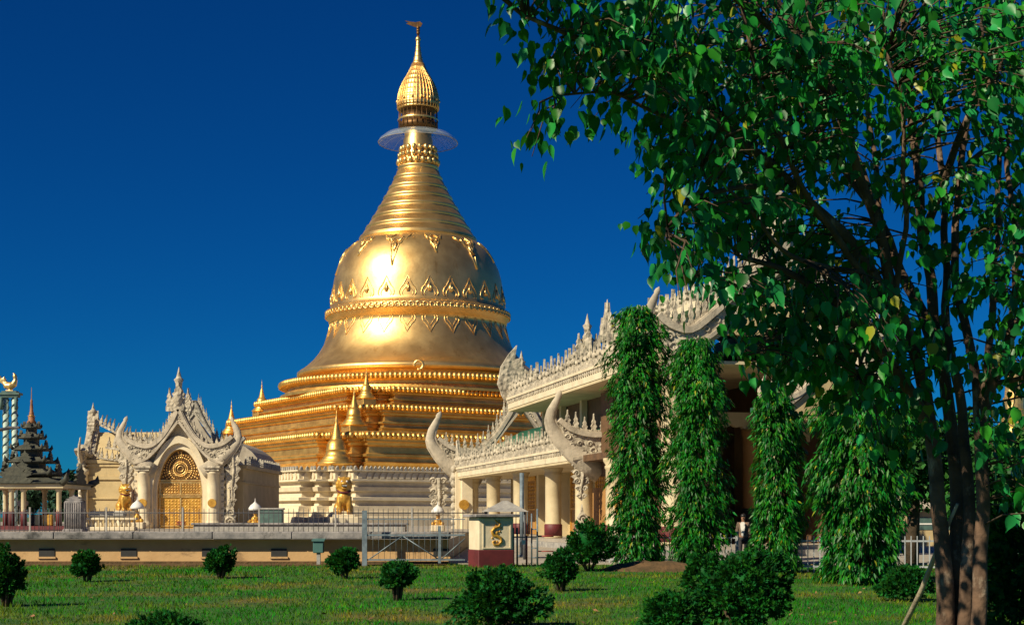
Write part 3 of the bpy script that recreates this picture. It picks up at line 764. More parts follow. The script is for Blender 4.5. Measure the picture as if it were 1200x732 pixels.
# columns with capitals
colp = None
for s_ in (-1, 1):
    x = s_*2.45 if s_ < 0 else 2.2
    x = s_*2.42
    cb = MB()
    cb.lathe([(0.62,GZ),(0.62,GZ+0.35),(0.5,GZ+0.45),(0.45,GZ+0.6),(0.42,3.6),(0.40,4.55),(0.46,4.6),(0.46,4.72),(0.40,4.78)], 24, (x, -0.55))
    cpart = cb.build('column', 'plaster', gp)
    cp = MB(); cp.bbox(x-0.5, x+0.5, -1.05, -0.05, 4.76, 4.95, 0.03); cp.bbox(x-0.6, x+0.6, -1.15, 0.0, 4.95, 5.12, 0.03); cp.build('capital', 'carved', cpart)
    pl = MB(); pl.tube([(x, -1.04, 2.55), (x, -0.9, 2.55)], 0.30, 16, smooth=False); pl.build('plaque', 'gold_paint', cpart)
    # stacked outer pilaster and dripping carved panels
    pb = MB(); pb.box(x+s_*0.55-0.16, x+s_*0.55+0.16, -0.45, 0.3, GZ, 5.1); pb.box(x+s_*0.95-0.14, x+s_*0.95+0.14, -0.3, 0.3, GZ, 5.0); pb.build('pilaster', 'plaster', gp)
    fb = MB()
    filigree(fb, Matrix.Translation((s_*3.75, -0.35, 6.5)), 1.1, 4.3, 0.22)
    fb.build('hanging_bracket', 'carved', gp)
    fb = MB(); fl = frame((s_*3.55, -0.35, GZ), (1,0,0), (0,1,0))
    fb.prism([(x_*1.0, z_*2.1) for x_, z_ in FLAME], 0.22, fl)
    spiral(fb, fl @ Matrix.Translation((0,-0.15,0.45)), 0.4, 1.6, 0.09, s_); spiral(fb, fl @ Matrix.Translation((s_*0.1,-0.15,1.1)), 0.28, 1.5, 0.07, -s_)
    for q in range(8): fb.ball((s_*3.05, -0.3, 1.2+q*0.48), 0.2, 6, 4, (1, 1, 1.2))
    fb.build('base_flame', 'carved', gp)
# front gable, body and roof
gable(gp, Matrix.Translation((0, -0.5, 0)), 2.75, 5.25, 9.1, 3.1, th=0.55, bw=0.7, ch=0.62, cw=0.34, finial=True, fh=2.5, fat=0.95)
bdy = MB(); bdy.box(-3.6, -2.8, 0.3, 9.0, GZ, 5.0); bdy.box(2.8, 4.3, 0.6, 16.0, GZ, 5.0); bdy.box(-2.8, 2.8, 0.3, 16, GZ, 5.4); bdy.build('body_wall', 'cream', gp)
cn = MB(); cn.box(2.7, 4.55, 0.55, 16.1, 5.0, 5.25); cn.box(2.7, 4.42, 0.55, 16.1, 3.95, 4.08); cn.build('cornice', 'cream', gp)
cr = MB(); cresting(cr, [(4.4,0.7,5.25), (4.4,16.0,5.25)], (1,0,0), 0.62, 0.5, 0.12); cr.build('side_cresting', 'carved_grey', gp)
rf = MB(); roof_shell(rf, I4, 3.3, 5.5, 8.4, -0.2, 7.5); rf.build('roof', 'grey_roof', gp)
gable(gp, Matrix.Translation((0.5, 2.2, 0)), 2.9, 5.9, 9.9, 2.2, th=0.4, bw=0.5, ch=0.85, cw=0.4, mt='carved_grey', finial=False, horns=False, tymp='grey_roof', tz=5.6)
vt = MB()
cvv = [(4.0*math.cos(a), 5.1+2.5*math.sin(a)) for a in [k*PI/16 for k in range(17)]]
vt.strip([(x+0.3, 5.05) for x, z in cvv], [(x+0.3, z) for x, z in cvv], 7.6, 16.0, I4); vt.build('vault_roof', 'grey_roof', gp)
# cross wing on the left
cw_ = MB(); cw_.box(-8.4, -2.9, 5.5, 10.5, GZ, 5.6); cw_.build('side_wing', 'cream', gp)
cn = MB(); cn.box(-8.3, -2.85, 5.36, 5.5, 4.35, 4.6); cn.box(-8.3, -2.85, 5.3, 5.5, 5.55, 5.8); cn.box(-8.3, -2.85, 5.38, 5.5, 2.9, 3.0); cn.build('wing_cornice', 'cream', gp)
fwg = Matrix.Translation((-8.5, 0, 0)) @ frame((0, 8.0, 0), (0, 1, 0), (-1, 0, 0))
gable(gp, fwg, 2.6, 5.3, 8.2, 2.0, th=0.7, bw=0.6, ch=0.7, cw=0.36, finial=True, fh=1.7, tymp='cream', tz=GZ)
pw = MB(); pw.lathe([(0.5,GZ),(0.5,GZ+0.3),(0.36,GZ+0.5),(0.34,4.6),(0.44,4.8),(0.44,5.1)], 16, (-8.45, 5.3)); pw.build('corner_column', 'plaster', gp)
fb = MB(); filigree(fb, frame((-8.5, 5.0, 6.0), (1,0,0), (0,1,0)), 0.6, 2.4, 0.2)
for q in range(9): fb.ball((-8.5, 4.86, 1.1+q*0.46), 0.19, 6, 4, (1,1,1.2))
fb.build('hanging_bracket', 'carved', gp)
rf = MB(); rw = gcurve(2.6, 5.5, 8.0)
for s_ in (-1, 1): rf.strip([(s_*x, z-0.2) for x, z in rw], [(s_*x, z) for x, z in rw], -5.0, 0.3, fwg)
rf.build('wing_roof', 'cream', gp)
cr = MB(); cresting(cr, [(-8.2,5.3,6.6), (-7.2,5.3,5.9), (-5.8,5.3,5.7), (-4.6,5.3,6.0), (-3.2,5.3,6.5)], (0,1,0), 0.75, 0.36, 0.2)
cresting(cr, [(-8.1,8.0,8.6), (-6.8,7.2,8.0), (-5.4,6.6,7.3), (-3.4,6.2,7.0)], (0,1,0), 0.95, 0.4, 0.25)
cresting(cr, [(-7.0,6.1,6.7), (-5.6,5.7,6.5), (-3.6,5.6,6.9)], (0,1,0), 1.0, 0.45, 0.3)
cr.build('wing_cresting', 'carved', gp)

# ------------------------------------------------------------------ long entrance hall on the right
HA = R(12.8)
H0 = Vector((6.3, 55.0, 0))
hall = thing('entrance_hall', 'long columned entrance hall with tiered green roofs and carved white gables', 'hall', H0, HA)
LN = 43.0
MB().box(-0.7, 8.7, -0.7, LN, 0, 0.32).build('plinth', 'stone', hall)
MB().box(-0.3, 8.3, -0.3, LN-0.3, 0.32, 0.48).build('step', 'paving', hall)
cproto = None
def hall_column(u, v, ztop, r=0.42):
    c = MB().lathe([(r*1.15,0.48),(r*1.15,0.58),(r,0.66),(r,ztop-0.5),(r*1.1,ztop-0.45),(r*1.1,ztop-0.36),(r,ztop-0.3),(r*1.25,ztop-0.12),(r*1.25,ztop)], 24, (u, v)).build('column', 'column', hall)
    MB().lathe([(r*1.12,0.6),(r*1.12,1.18),(r*1.02,1.22)], 24, (u, v)).build('dado', 'maroon', c)
for v in (13.9, 19.8, 27.3, 34.8, 41.6):
    hall_column(0.25, v, 4.2); hall_column(7.75, v, 4.2)
for v in (1.0, 8.6): hall_column(0.25, v, 7.6 if v < 2 else 4.2, 0.46); hall_column(7.75, v, 7.6, 0.46)
MB().box(-0.15, 0.74, 1.6, 12.7, 4.2, 4.5).build('porch_beam', 'brown', hall)
# inner walls, doors
iw = MB(); iw.box(3.0, 3.25, 16.2, 42.0, 0.48, 4.15); iw.box(3.25, 7.2, 16.2, 16.5, 0.48, 7.4); iw.box(3.0, 7.4, 41.7, 42.0, 0.48, 4.15); iw.box(7.1, 7.35, 6.0, 42, 0.48, 7.3); iw.build('inner_wall', 'cream', hall)
for v in (19.5, 24.6, 29.5, 35.4):
    d = MB().box(2.86, 2.98, v-1.25, v+1.25, 0.5, 3.9).build('golden_door', 'teak', hall)
    o = MB()
    for q in range(5):
        for j in range(7): o.ball((2.84, v-0.9+q*0.45, 2.2+j*0.24), 0.10, 5, 3, (0.5, 1, 1))
    o.box(2.80, 2.87, v-1.3, v-1.14, 0.5, 4.0); o.box(2.80, 2.87, v+1.14, v+1.3, 0.5, 4.0); o.box(2.80, 2.87, v-1.3, v+1.3, 3.85, 4.05); o.box(2.80, 2.87, v-1.15, v+1.15, 2.0, 2.1)
    for q in range(5): o.ball((2.82, v-0.9+q*0.45, 4.15), 0.22, 6, 4, (0.4, 1, 1.5))
    o.build('carving', 'gold_paint', d)
for v in (17.2, 22.2, 27.2, 32.4): MB().box(2.5, 3.0, v-0.28, v+0.28, 0.48, 4.15).build('pilaster', 'column', hall)
iw = MB(); iw.box(1.0, 1.25, 12.5, 16.2, 0.48, 3.0); iw.build('ochre_screen', 'teak', hall)
# front porch: recessed brown wall, inner columns with scalloped arch
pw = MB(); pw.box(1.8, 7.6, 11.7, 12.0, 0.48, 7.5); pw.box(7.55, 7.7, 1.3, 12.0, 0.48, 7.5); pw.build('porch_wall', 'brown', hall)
for u in (2.9, 5.1): 
    c = MB().lathe([(0.52,0.48),(0.5,0.7),(0.5,5.0),(0.56,5.1),(0.56,5.3)], 24, (u, 4.4)).build('inner_column', 'teak', hall)
    MB().lathe([(0.55,0.5),(0.55,1.9),(0.51,1.95)], 24, (u, 4.4)).build('dado', 'dark', c)
ws = MB(); ws.box(0.75, 0.9, 1.6, 12.7, 3.5, 7.45); ws.box(2.0, 2.15, 1.6, 11.6, 0.48, 3.5); ws.build('added_dark_screen', 'brown', hall)  # added brown screens that make the porch side dark behind the trees
sa = MB()
for (ua, ub) in ((0.3, 2.9), (2.9, 5.1), (5.1, 7.6)):
    um = (ua+ub)/2; hw = (ub-ua)/2
    pts = []
    for k in range(25):
        t = k/24*2-1; sc_ = 0.14*abs(math.sin(t*PI*2.5))
        pts.append((um+t*hw, 4.75+0.75*(1-t*t)**0.5-sc_*0.8))
    sa.strip(pts, [(x, 6.0) for x, z in pts], 4.2, 4.5, I4)
sa.build('scalloped_arch', 'column', hall)
for (ua, ub) in ((3.4, 4.2),):
    d = MB().box(ua, ub, 11.5, 11.68, 1.2, 3.6).build('window', 'column', hall); MB().box(ua+0.1, ub-0.1, 11.45, 11.5, 1.5, 3.45).build('pane', 'dark', d)
# soffits and fascias
so = MB(); so.box(-0.72, 8.72, 13.3, LN, 4.14, 4.26); so.box(-0.72, 8.72, -0.2, 26.2, 7.52, 7.64); so.build('soffit', 'column', hall)
def eave(v0, v1, z, name='fascia', ov=0.75, ch=1.0, low=True):
    for s_ in (0, 1):
        X = (lambda u: u) if s_ == 0 else (lambda u: 8-u)
        a, b = sorted((X(-ov), X(-ov+0.28)))
        fa = MB(); fa.box(a, b, v0, v1, z+0.06, z+0.56)
        a2, b2 = sorted((X(-ov-0.10), X(-ov+0.3))); fa.box(a2, b2, v0, v1, z+0.56, z+0.68)
        fa.build(name, 'plaster', hall)
        de = MB()
        n_ = int((v1-v0)/0.34)
        for k in range(n_):
            vv = v0+(k+0.5)*(v1-v0)/n_
            a, b = sorted((X(-ov-0.06), X(-ov))); de.box(a, b, vv-0.09, vv+0.09, z+0.38, z+0.555)
        a3, b3 = sorted((X(-ov-0.04), X(-ov+0.2))); de.box(a3, b3, v0, v1, z+0.68, z+0.86)
        de.build('dentils', 'carved', hall)
        cr = MB(); cresting(cr, [(X(-ov+0.08), v0, z+0.86), (X(-ov+0.08), v1, z+0.86)], (1,0,0), ch, 0.66, 0.10)
        for k in range(1, int((v1-v0)/6.5)+1):
            vv = v0+k*6.5
            if vv < v1-1:
                cresting(cr, [(X(-ov+0.05), vv-0.5, z+0.86), (X(-ov+0.05), vv+0.5, z+0.86)], (1,0,0), ch*1.12, 0.8, 0.14)
        cr.build('cresting', 'carved', hall)
def slope(v0, v1, ua, za, ub, zb, name='roof'):
    for s_ in (0, 1):
        X = (lambda u: u) if s_ == 0 else (lambda u: 8-u)
        mb = MB(); mb.add([(X(ua),v0,za),(X(ub),v0,zb),(X(ub),v1,zb),(X(ua),v1,za),(X(ua),v0,za-0.15),(X(ub),v0,zb-0.15),(X(ub),v1,zb-0.15),(X(ua),v1,za-0.15)],
               [(0,1,2,3),(7,6,5,4),(0,4,5,1),(1,5,6,2),(2,6,7,3),(3,7,4,0)])
        n_ = int((v1-v0)/0.45)
        for k in range(n_+1):
            vv = v0+k*(v1-v0)/n_; mb.tube([(X(ua),vv,za+0.02),(X(ub),vv,zb+0.02)], 0.045, 5)
        mb.build(name, 'green_roof', hall)
eave(13.3, LN, 4.2)
slope(13.4, LN-0.1, -0.5, 4.95, 1.3, 5.85)
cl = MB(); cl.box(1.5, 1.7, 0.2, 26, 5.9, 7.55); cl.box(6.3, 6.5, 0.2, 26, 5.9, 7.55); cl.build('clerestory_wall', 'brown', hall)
for v in (13.6, 17.7, 21.8, 25.7):
    for X in (1.15, 6.55): MB().box(X, X+0.3, v-0.18, v+0.18, 5.95, 7.55).build('clerestory_post', 'column', hall)
eave(0.0, 26.2, 7.6, ch=1.05)
slope(0.1, 26.0, -0.5, 8.4, 1.6, 9.5)
slope(26.0, LN, 1.2, 5.85, 4.0, 7.4)
up = MB(); up.box(1.4, 1.6, 0.3, 12.6, 9.2, 9.9); up.box(6.4, 6.6, 0.3, 12.6, 9.2, 9.9); up.build('attic_wall', 'plaster', hall)
for s_ in (0, 1):
    X = (lambda u: u) if s_ == 0 else (lambda u: 8-u)
    a, b = sorted((X(0.9), X(1.4))); MB().box(a, b, 0.2, 12.8, 9.75, 10.0).build('attic_fascia', 'plaster', hall)
    cr = MB(); cresting(cr, [(X(1.0),0.4,10.0),(X(1.0),12.6,10.0)], (1,0,0), 0.85, 0.7, 0.16)
    for (vv, hh) in ((12.3, 1.7), (11.7, 1.1), (12.9, 1.1)):
        cr.prism([(x*0.8, z*hh) for x, z in FLAME], 0.25, frame((X(0.95), vv, 9.9), (0,1,0), (1,0,0)))
        cr.tube([(X(0.95), vv, 9.9), (X(0.95), vv, 9.9+hh*0.75), (X(0.95), vv, 9.9+hh*1.15)], [0.22, 0.13, 0.01], 8)
    cr.build('attic_cresting', 'carved', hall)
slope(0.3, 12.7, 1.0, 10.05, 4.0, 11.9)
slope(12.7, 26, 1.6, 9.5, 4.0, 10.8)
# gables: high front, lower front, far ends
fm = lambda v: Matrix.Translation((4.0, v, 0))
gable(hall, fm(-0.55), 4.15, 7.75, 12.1, 2.4, th=0.55, bw=0.65, ch=1.25, cw=0.30, q4=(0.19, 0.46, 0.74, 0.92), fh=2.4, mt='carved', tymp='cream', tz=8.6, hang=(0.9, 1.9, -0.1))
gable(hall, fm(12.9), 4.3, 4.25, 7.45, 3.05, th=0.6, bw=0.6, ch=0.95, cw=0.42, mt='carved', finial=False, hang=(1.0, 1.8, -0.15), fat=1.1)
gable(hall, fm(26.5), 4.3, 7.8, 10.9, 1.5, th=0.5, bw=0.5, ch=0.8, cw=0.38, mt='carved', fh=2.0, fat=1.0)
gable(hall, fm(LN+0.1), 4.5, 4.4, 10.4, 4.0, th=0.6, bw=0.65, ch=1.0, cw=0.42, mt='carved', fh=2.2, hang=(1.3, 3.6, 1.3))
# wings spread behind the upper far horn
wg = MB(); f = frame((-0.35, 26.4, 7.9), (1,0,0), (0,1,0))
wg.prism([(-0.55,0.3),(-0.95,1.2),(-0.75,2.2),(-0.3,2.9),(0.15,3.4),(0.02,2.6),(0.42,2.7),(0.3,2.1),(0.75,2.0),(0.55,1.3),(0.9,0.9),(0.6,0.2),(0.1,-0.3)], 0.3, f); wg.build('spread_wing', 'carved', hall)
# corner curls below the eave
for (v, z) in ((LN, 4.4),):
    cu = MB(); f = frame((-0.75, v-0.4, z), (0,-1,0), (1,0,0))
    horn(cu, f, 1, 2.3, 0.7); cu.build('corner_curl', 'carved', hall)
lowf = MB(); fl = frame((-0.1, 13.0, 0.5), (1,0,0), (0,1,0))
lowf.prism([(x*0.8, z*1.6) for x, z in FLAME], 0.2, fl); spiral(lowf, fl @ Matrix.Translation((0,-0.14,0.5)), 0.35, 1.5, 0.08); spiral(lowf, fl @ Matrix.Translation((0.05,-0.14,1.0)), 0.24, 1.5, 0.06, -1); lowf.build('base_flame', 'carved', hall)
sc_b = MB(); f = frame((-0.25, -0.4, 7.25), (1,0,0), (0,1,0)); sc_b.box(-0.55, 0.55, -0.75, 0.1, 7.3, 7.75); spiral(sc_b, f @ Matrix.Translation((0.0,-0.2,-0.35)), 0.42, 2.0, 0.1); sc_b.ball((-0.25,-0.45,6.9), 0.2, 8, 6); sc_b.build('scroll_bracket', 'carved', hall)
# pilasters at the far corner with gold plaque
fp = MB(); fp.box(-0.55, 0.15, 41.0, 42.6, 0.48, 4.15); fp.box(-0.9, -0.55, 41.5, 42.6, 0.48, 4.6); fp.build('corner_pier', 'plaster', hall)
fb = MB()
for q in range(9): fb.ball((-0.95, 41.9, 0.8+q*0.5), 0.22, 6, 4, (1,1,1.2))
fb.build('bead_strip', 'carved', hall)
MB().tube([(-0.45, 40.85, 2.4), (-0.45, 41.0, 2.4)], 0.34, 14, smooth=False).build('plaque', 'gold_paint', hall)
# side porch gable at the right of the front
sp = fm(-1.6) @ Matrix.Translation((1.45, 0, 0))
gable(hall, sp, 2.0, 5.6, 7.6, 1.3, th=0.5, bw=0.45, ch=0.75, cw=0.32, mt='carved', fh=1.5, tymp='cream', tz=5.5)
rfp = MB(); roof_shell(rfp, sp, 2.1, 5.9, 7.7, 0.2, 2.2); rfp.build('porch_roof', 'green_roof', hall)
MB().box(3.3, 7.6, -1.7, -0.8, 5.3, 5.6).build('porch_beam', 'cream', hall)
for u in (3.6, 7.3): hall_column(u, -1.2, 5.3, 0.3)
for (u, z) in ((6.2, 5.0), (6.9, 3.9)):
    b = MB(); filigree(b, frame((u, -1.0, z), (1,0,0), (0,1,0)), 0.6, 0.7); b.build('hanging_bracket', 'carved', hall)

# ------------------------------------------------------------------ low wall, fences, gate pier
WY = 47.0
lw = thing('boundary_wall', 'long low ochre wall with dark vents and stained stone coping behind the lawn', 'wall', (-24, WY, 0))
MB().box(-30, 21.9, 0, 0.5, 0.0, 0.84).build('wall_face', 'ochre', lw)
cp_ = MB()
x = -30
while x < 21.8:
    l = 2.6; cp_.bbox(x, min(x+l-0.012, 21.95), -0.42, 0.7, 0.86+random.uniform(-0.004, 0.004), 1.10+random.uniform(-0.006, 0.006), 0.025); x += l
cp_.build('coping', 'coping', lw)
pb = MB(); pb.box(-30, 21.9, -0.12, 0, 0.0, 0.13); pb.build('plinth_course', 'soil', lw)
for px in (55, 151, 246, 327, 408, 517):
    x = (px-600)/FPX*WY+24; v = MB().box(x-0.26, x+0.26, -0.03, 0.0, 0.28, 0.55).build('vent', 'dark', lw)
    MB().box(x-0.30, x+0.30, -0.06, 0.0, 0.22, 0.28).build('sill', 'ochre', v)
kb = MB().box(-40, -2.2, 46.2, 46.85, -0.1, 0.045).build('kerb', 'soil'); tag(kb, kind='structure')

fe = thing('iron_fence', 'dark iron picket fence along the plaza behind the low ochre wall', 'fence', (-20, 60, 0.78))
fx0, fx1 = -10, 19.0
rl_ = MB()
for z in (0.15, 0.98): rl_.tube([(fx0, 0, z), (fx1, 0, z)], 0.022, 5)
rl_.build('rail', 'iron', fe)
br = MB(); x = fx0
while x < fx1: br.tube([(x, 0, 0.02), (x, 0, 1.12), (x, 0, 1.18)], [0.013, 0.013, 0.003], 4); x += 0.21
br.build('pickets', 'iron', fe)
for k in range(10):
    x = fx0+k*(fx1-fx0)/9; MB().box(x-0.035, x+0.035, -0.035, 0.035, 0, 1.22).build('post', 'stone', fe)
def plinth_thing(px, Y, wd, dp, h, label):
    p = at(px, 605, Y); o = MB().bbox(-wd/2, wd/2, -dp/2, dp/2, 0, h, 0.06)
    return o
# white planter ledge behind the fence
pe = thing('stone_bench', 'long pale stone ledge behind the iron fence at the foot of the white base', 'ledge', (-14.0, 74, 0.78))
MB().bbox(-2.5, 8.5, -0.4, 0.4, 0.0, 0.38, 0.05).build('ledge_wall', 'stone', pe); MB().bbox(-2.6, 8.6, -0.5, 0.5, 0.38, 0.5, 0.03).build('ledge_slab', 'coping', pe)
pe2 = thing('low_balustrade', 'low white balustrade beside the left column of the gate', 'balustrade', at(130, 605, 84).xy.to_3d()+Vector((0,0,0.78)))
MB().bbox(-1.9, 1.5, -0.3, 0.3, 0, 0.22, 0.03).build('base_rail', 'plaster', pe2)
b_ = MB()
for k in range(12): b_.lathe([(0.09,0.2),(0.12,0.35),(0.06,0.5),(0.1,0.62)], 8, (-1.7+k*0.28, 0))
b_.build('balusters', 'plaster', pe2); MB().bbox(-1.95, 1.55, -0.22, 0.22, 0.62, 0.76, 0.03).build('top_rail', 'plaster', pe2)
gb = MB().bbox(-1.3, 0.9, -0.25, 0.25, 0.76, 1.15, 0.12).build('slab_ornament', 'stone', pe2)

# metal gate in front of the wall
mg = thing('metal_gate', 'pale blue metal gate standing open against the ochre wall', 'gate', at(427, 605, 46.0).xy.to_3d())
W_ = (545-427)/FPX*46.0; F = MB()
F.box(-0.07, 0.09, -0.06, 0.06, 0, 1.80); F.build('hinge_post', 'metal', mg)
F = MB(); F.box(W_*0.745-0.04, W_*0.745+0.05, -0.03, 0.03, 0.10, 1.30)
for z in (0.18, 0.98): F.box(0.09, W_, -0.025, 0.025, z, z+0.055)
F.box(0.09, W_, -0.025, 0.025, 1.50, 1.53)
F.tube([(0.12, 0, 0.2), (W_*0.38, 0, 0.98)], 0.02, 5); F.tube([(W_*0.38, 0, 0.98), (W_*0.74, 0, 0.22)], 0.02, 5); F.tube([(W_*0.76,0,0.22),(W_,0,0.9)], 0.02, 5)
F.build('gate_frame', 'metal', mg)
F = MB()
for k in range(1, 17): F.tube([(0.09+k*(W_-0.09)/17, 0, 0.2), (0.09+k*(W_-0.09)/17, 0, 1.60)], 0.007, 4)
F.build('bars', 'metal', mg)

# pier with the golden emblem
PY = 45.0
pc = at(577, 605, PY)
pr = thing('gate_pier', 'white gate pier with maroon foot and gold swirling emblem', 'pier', (pc.x, PY, 0), R(20))
MB().bbox(-0.62, 0.52, -0.5, 0.5, 0.55, 1.58, 0.02).build('shaft', 'plaster', pr)
MB().bbox(-0.64, 0.54, -0.52, 0.52, 0.0, 0.56, 0.02).build('foot', 'maroon', pr)
MB().bbox(-0.78, 0.68, -0.66, 0.66, 1.58, 1.68, 0.02).build('cap_slab', 'coping', pr)
fr = MB()
for (a, b, c_, d) in ((-0.5,0.44,1.50,1.54), (-0.5,0.44,0.60,0.64), (-0.5,-0.46,0.64,1.50), (0.40,0.44,0.64,1.50)): fr.box(a, b, -0.525, -0.50, c_, d)
fr.build('panel_frame', 'plaster', pr)
em = MB()
ex, ez = 0.0, 1.08
pts = [(-0.06,0.38),(0.0,0.30),(0.08,0.26),(0.06,0.18),(-0.06,0.14),(-0.13,0.06),(-0.10,-0.04),(0.0,-0.07),(0.10,-0.12),(0.12,-0.22),(0.04,-0.30),(-0.07,-0.30),(-0.11,-0.22),(-0.04,-0.19)]
em.tube([(ex-0.03+a*1.25, -0.515, ez+b*1.2) for a, b in pts], [0.015,0.03,0.035,0.04,0.045,0.05,0.05,0.05,0.05,0.045,0.04,0.035,0.03,0.02], 6)
for (a, b, r) in ((0.0,0.02,0.05),(0.08,0.05,0.03),(-0.02,0.22,0.03),(0.07,0.33,0.025),(0.0,-0.22,0.035),(0.12,0.14,0.025),(-0.12,-0.12,0.028)): em.ball((ex-0.03+a*1.25, -0.51, ez+b*1.2), r*1.2, 7, 4, (1,0.5,1))
em.build('emblem', 'gold_paint', pr)

ml = thing('pipe_barrier', 'blue and red pipe barrier beside the white gate pier', 'barrier', at(612, 605, 45.2).xy.to_3d())
F = MB()
for x in (-0.28, -0.16, 0.48): F.tube([(x, 0, 0), (x, 0, 1.25 if x < 0 else 1.85)], 0.03, 6)
for z in (0.3, 0.6, 0.9, 1.2): F.tube([(0.3, 0.05, z), (0.48, 0, z)], 0.018, 5)
F.tube([(0.3, 0.05, 0), (0.3, 0.05, 1.7)], 0.025, 6); F.tube([(-0.28, 0, 0.95), (0.48, 0, 0.95)], 0.02, 5)
for k in range(4): F.tube([(-0.2+k*0.12, 0.02, 1.05), (-0.2+k*0.12, 0.02, 1.75)], 0.014, 5)
F.build('pipes', 'metal', ml)
F = MB(); F.tube([(0.14, 0, 0), (0.14, 0, 1.0)], 0.03, 6); F.tube([(0.5, 0.1, 0.98), (1.0, 0.1, 0.98)], 0.03, 6); F.tube([(0.5, 0.1, 0.5), (1.0, 0.1, 0.5)], 0.02, 6); F.build('red_pipe', 'red_metal', ml)
F = MB(); F.box(-0.02, 0.10, -0.03, -0.015, 0.72, 0.86); F.build('notice_plate', 'white', ml)
ks = thing('shelter', 'small shelter with grey pyramid roof behind the gate pier', 'shelter', at(592, 605, 52).xy.to_3d()+Vector((0,0,0.06)))
MB().add([(-0.85,-0.85,1.72),(0.85,-0.85,1.72),(0.85,0.85,1.72),(-0.85,0.85,1.72),(0.1,0,2.12),(-0.1,0,2.12)], [(0,1,4,5),(1,2,4),(2,3,5,4),(3,0,5),(3,2,1,0)]).build('roof', 'stone', ks)
for sx in (-0.7, 0.7):
    for sy in (-0.7, 0.7): MB().tube([(sx, sy, 0), (sx, sy, 1.72)], 0.05, 8).build('leg', 'iron', ks)
fpole = MB(); fpole.tube([(0,0,0), (0,0,3.2)], 0.085, 12); fpole.lathe([(0.16,0),(0.16,0.08),(0.09,0.1)], 12)
o = fpole.build('metal_pole', 'metal', None, at(611.5, 605, 54).xy.to_3d()+Vector((0,0,0.06))); tag(o, 'plain pale metal pole standing before the hall columns', 'pole')

eb = thing('meter_box', 'small teal electric box on a short post casting a shadow on the wall', 'box', at(373, 605, 46.4).xy.to_3d())
MB().bbox(-0.16, 0.18, -0.12, 0.14, 0.42, 0.80, 0.02).build('cabinet', 'box_green', eb); MB().box(-0.05, 0.07, -0.05, 0.07, 0, 0.42).build('post', 'stone', eb)
MB().add([(-0.2,-0.18,0.80),(0.22,-0.18,0.80),(0.22,0.18,0.86),(-0.2,0.18,0.86),(-0.2,-0.18,0.83),(0.22,-0.18,0.83),(0.22,0.18,0.89),(-0.2,0.18,0.89)], [(3,2,1,0),(4,5,6,7),(0,1,5,4),(1,2,6,5),(2,3,7,6),(3,0,4,7)]).build('lid', 'box_green', eb)

# white picket fence behind the drooping trees on the right
def picket_fence(A, B, label):
    A = Vector(A); B = Vector(B); L = (B-A).length
    t = thing('picket_fence', label, 'fence', A, math.atan2((B-A).y, (B-A).x), 'pale picket fences behind the drooping trees')
    r_ = MB(); r_.box(0, L, -0.02, 0.02, 0.14, 0.19); r_.box(0, L, -0.02, 0.02, 0.88, 0.93); r_.build('rail', 'white_metal', t)
    p_ = MB(); x = 0.1
    while x < L: p_.box(x-0.014, x+0.014, -0.03, -0.005, 0.0, 1.05); x += 0.17
    p_.build('pickets', 'white_metal', t)
    n_ = int(L/2.5)+1
    for k in range(n_): MB().box(k*L/(n_-1 or 1)-0.05, k*L/(n_-1 or 1)+0.05, -0.045, 0.055, 0, 1.12).build('post', 'white_metal', t)
picket_fence((2.2, 48.2, 0), (7.4, 46.8, 0), 'short pale picket fence behind the tallest drooping tree and the round bush')
picket_fence((7.6, 41.2, 0), (20, 39.4, 0), 'long pale picket fence behind the widest drooping tree and the leafy trunks')
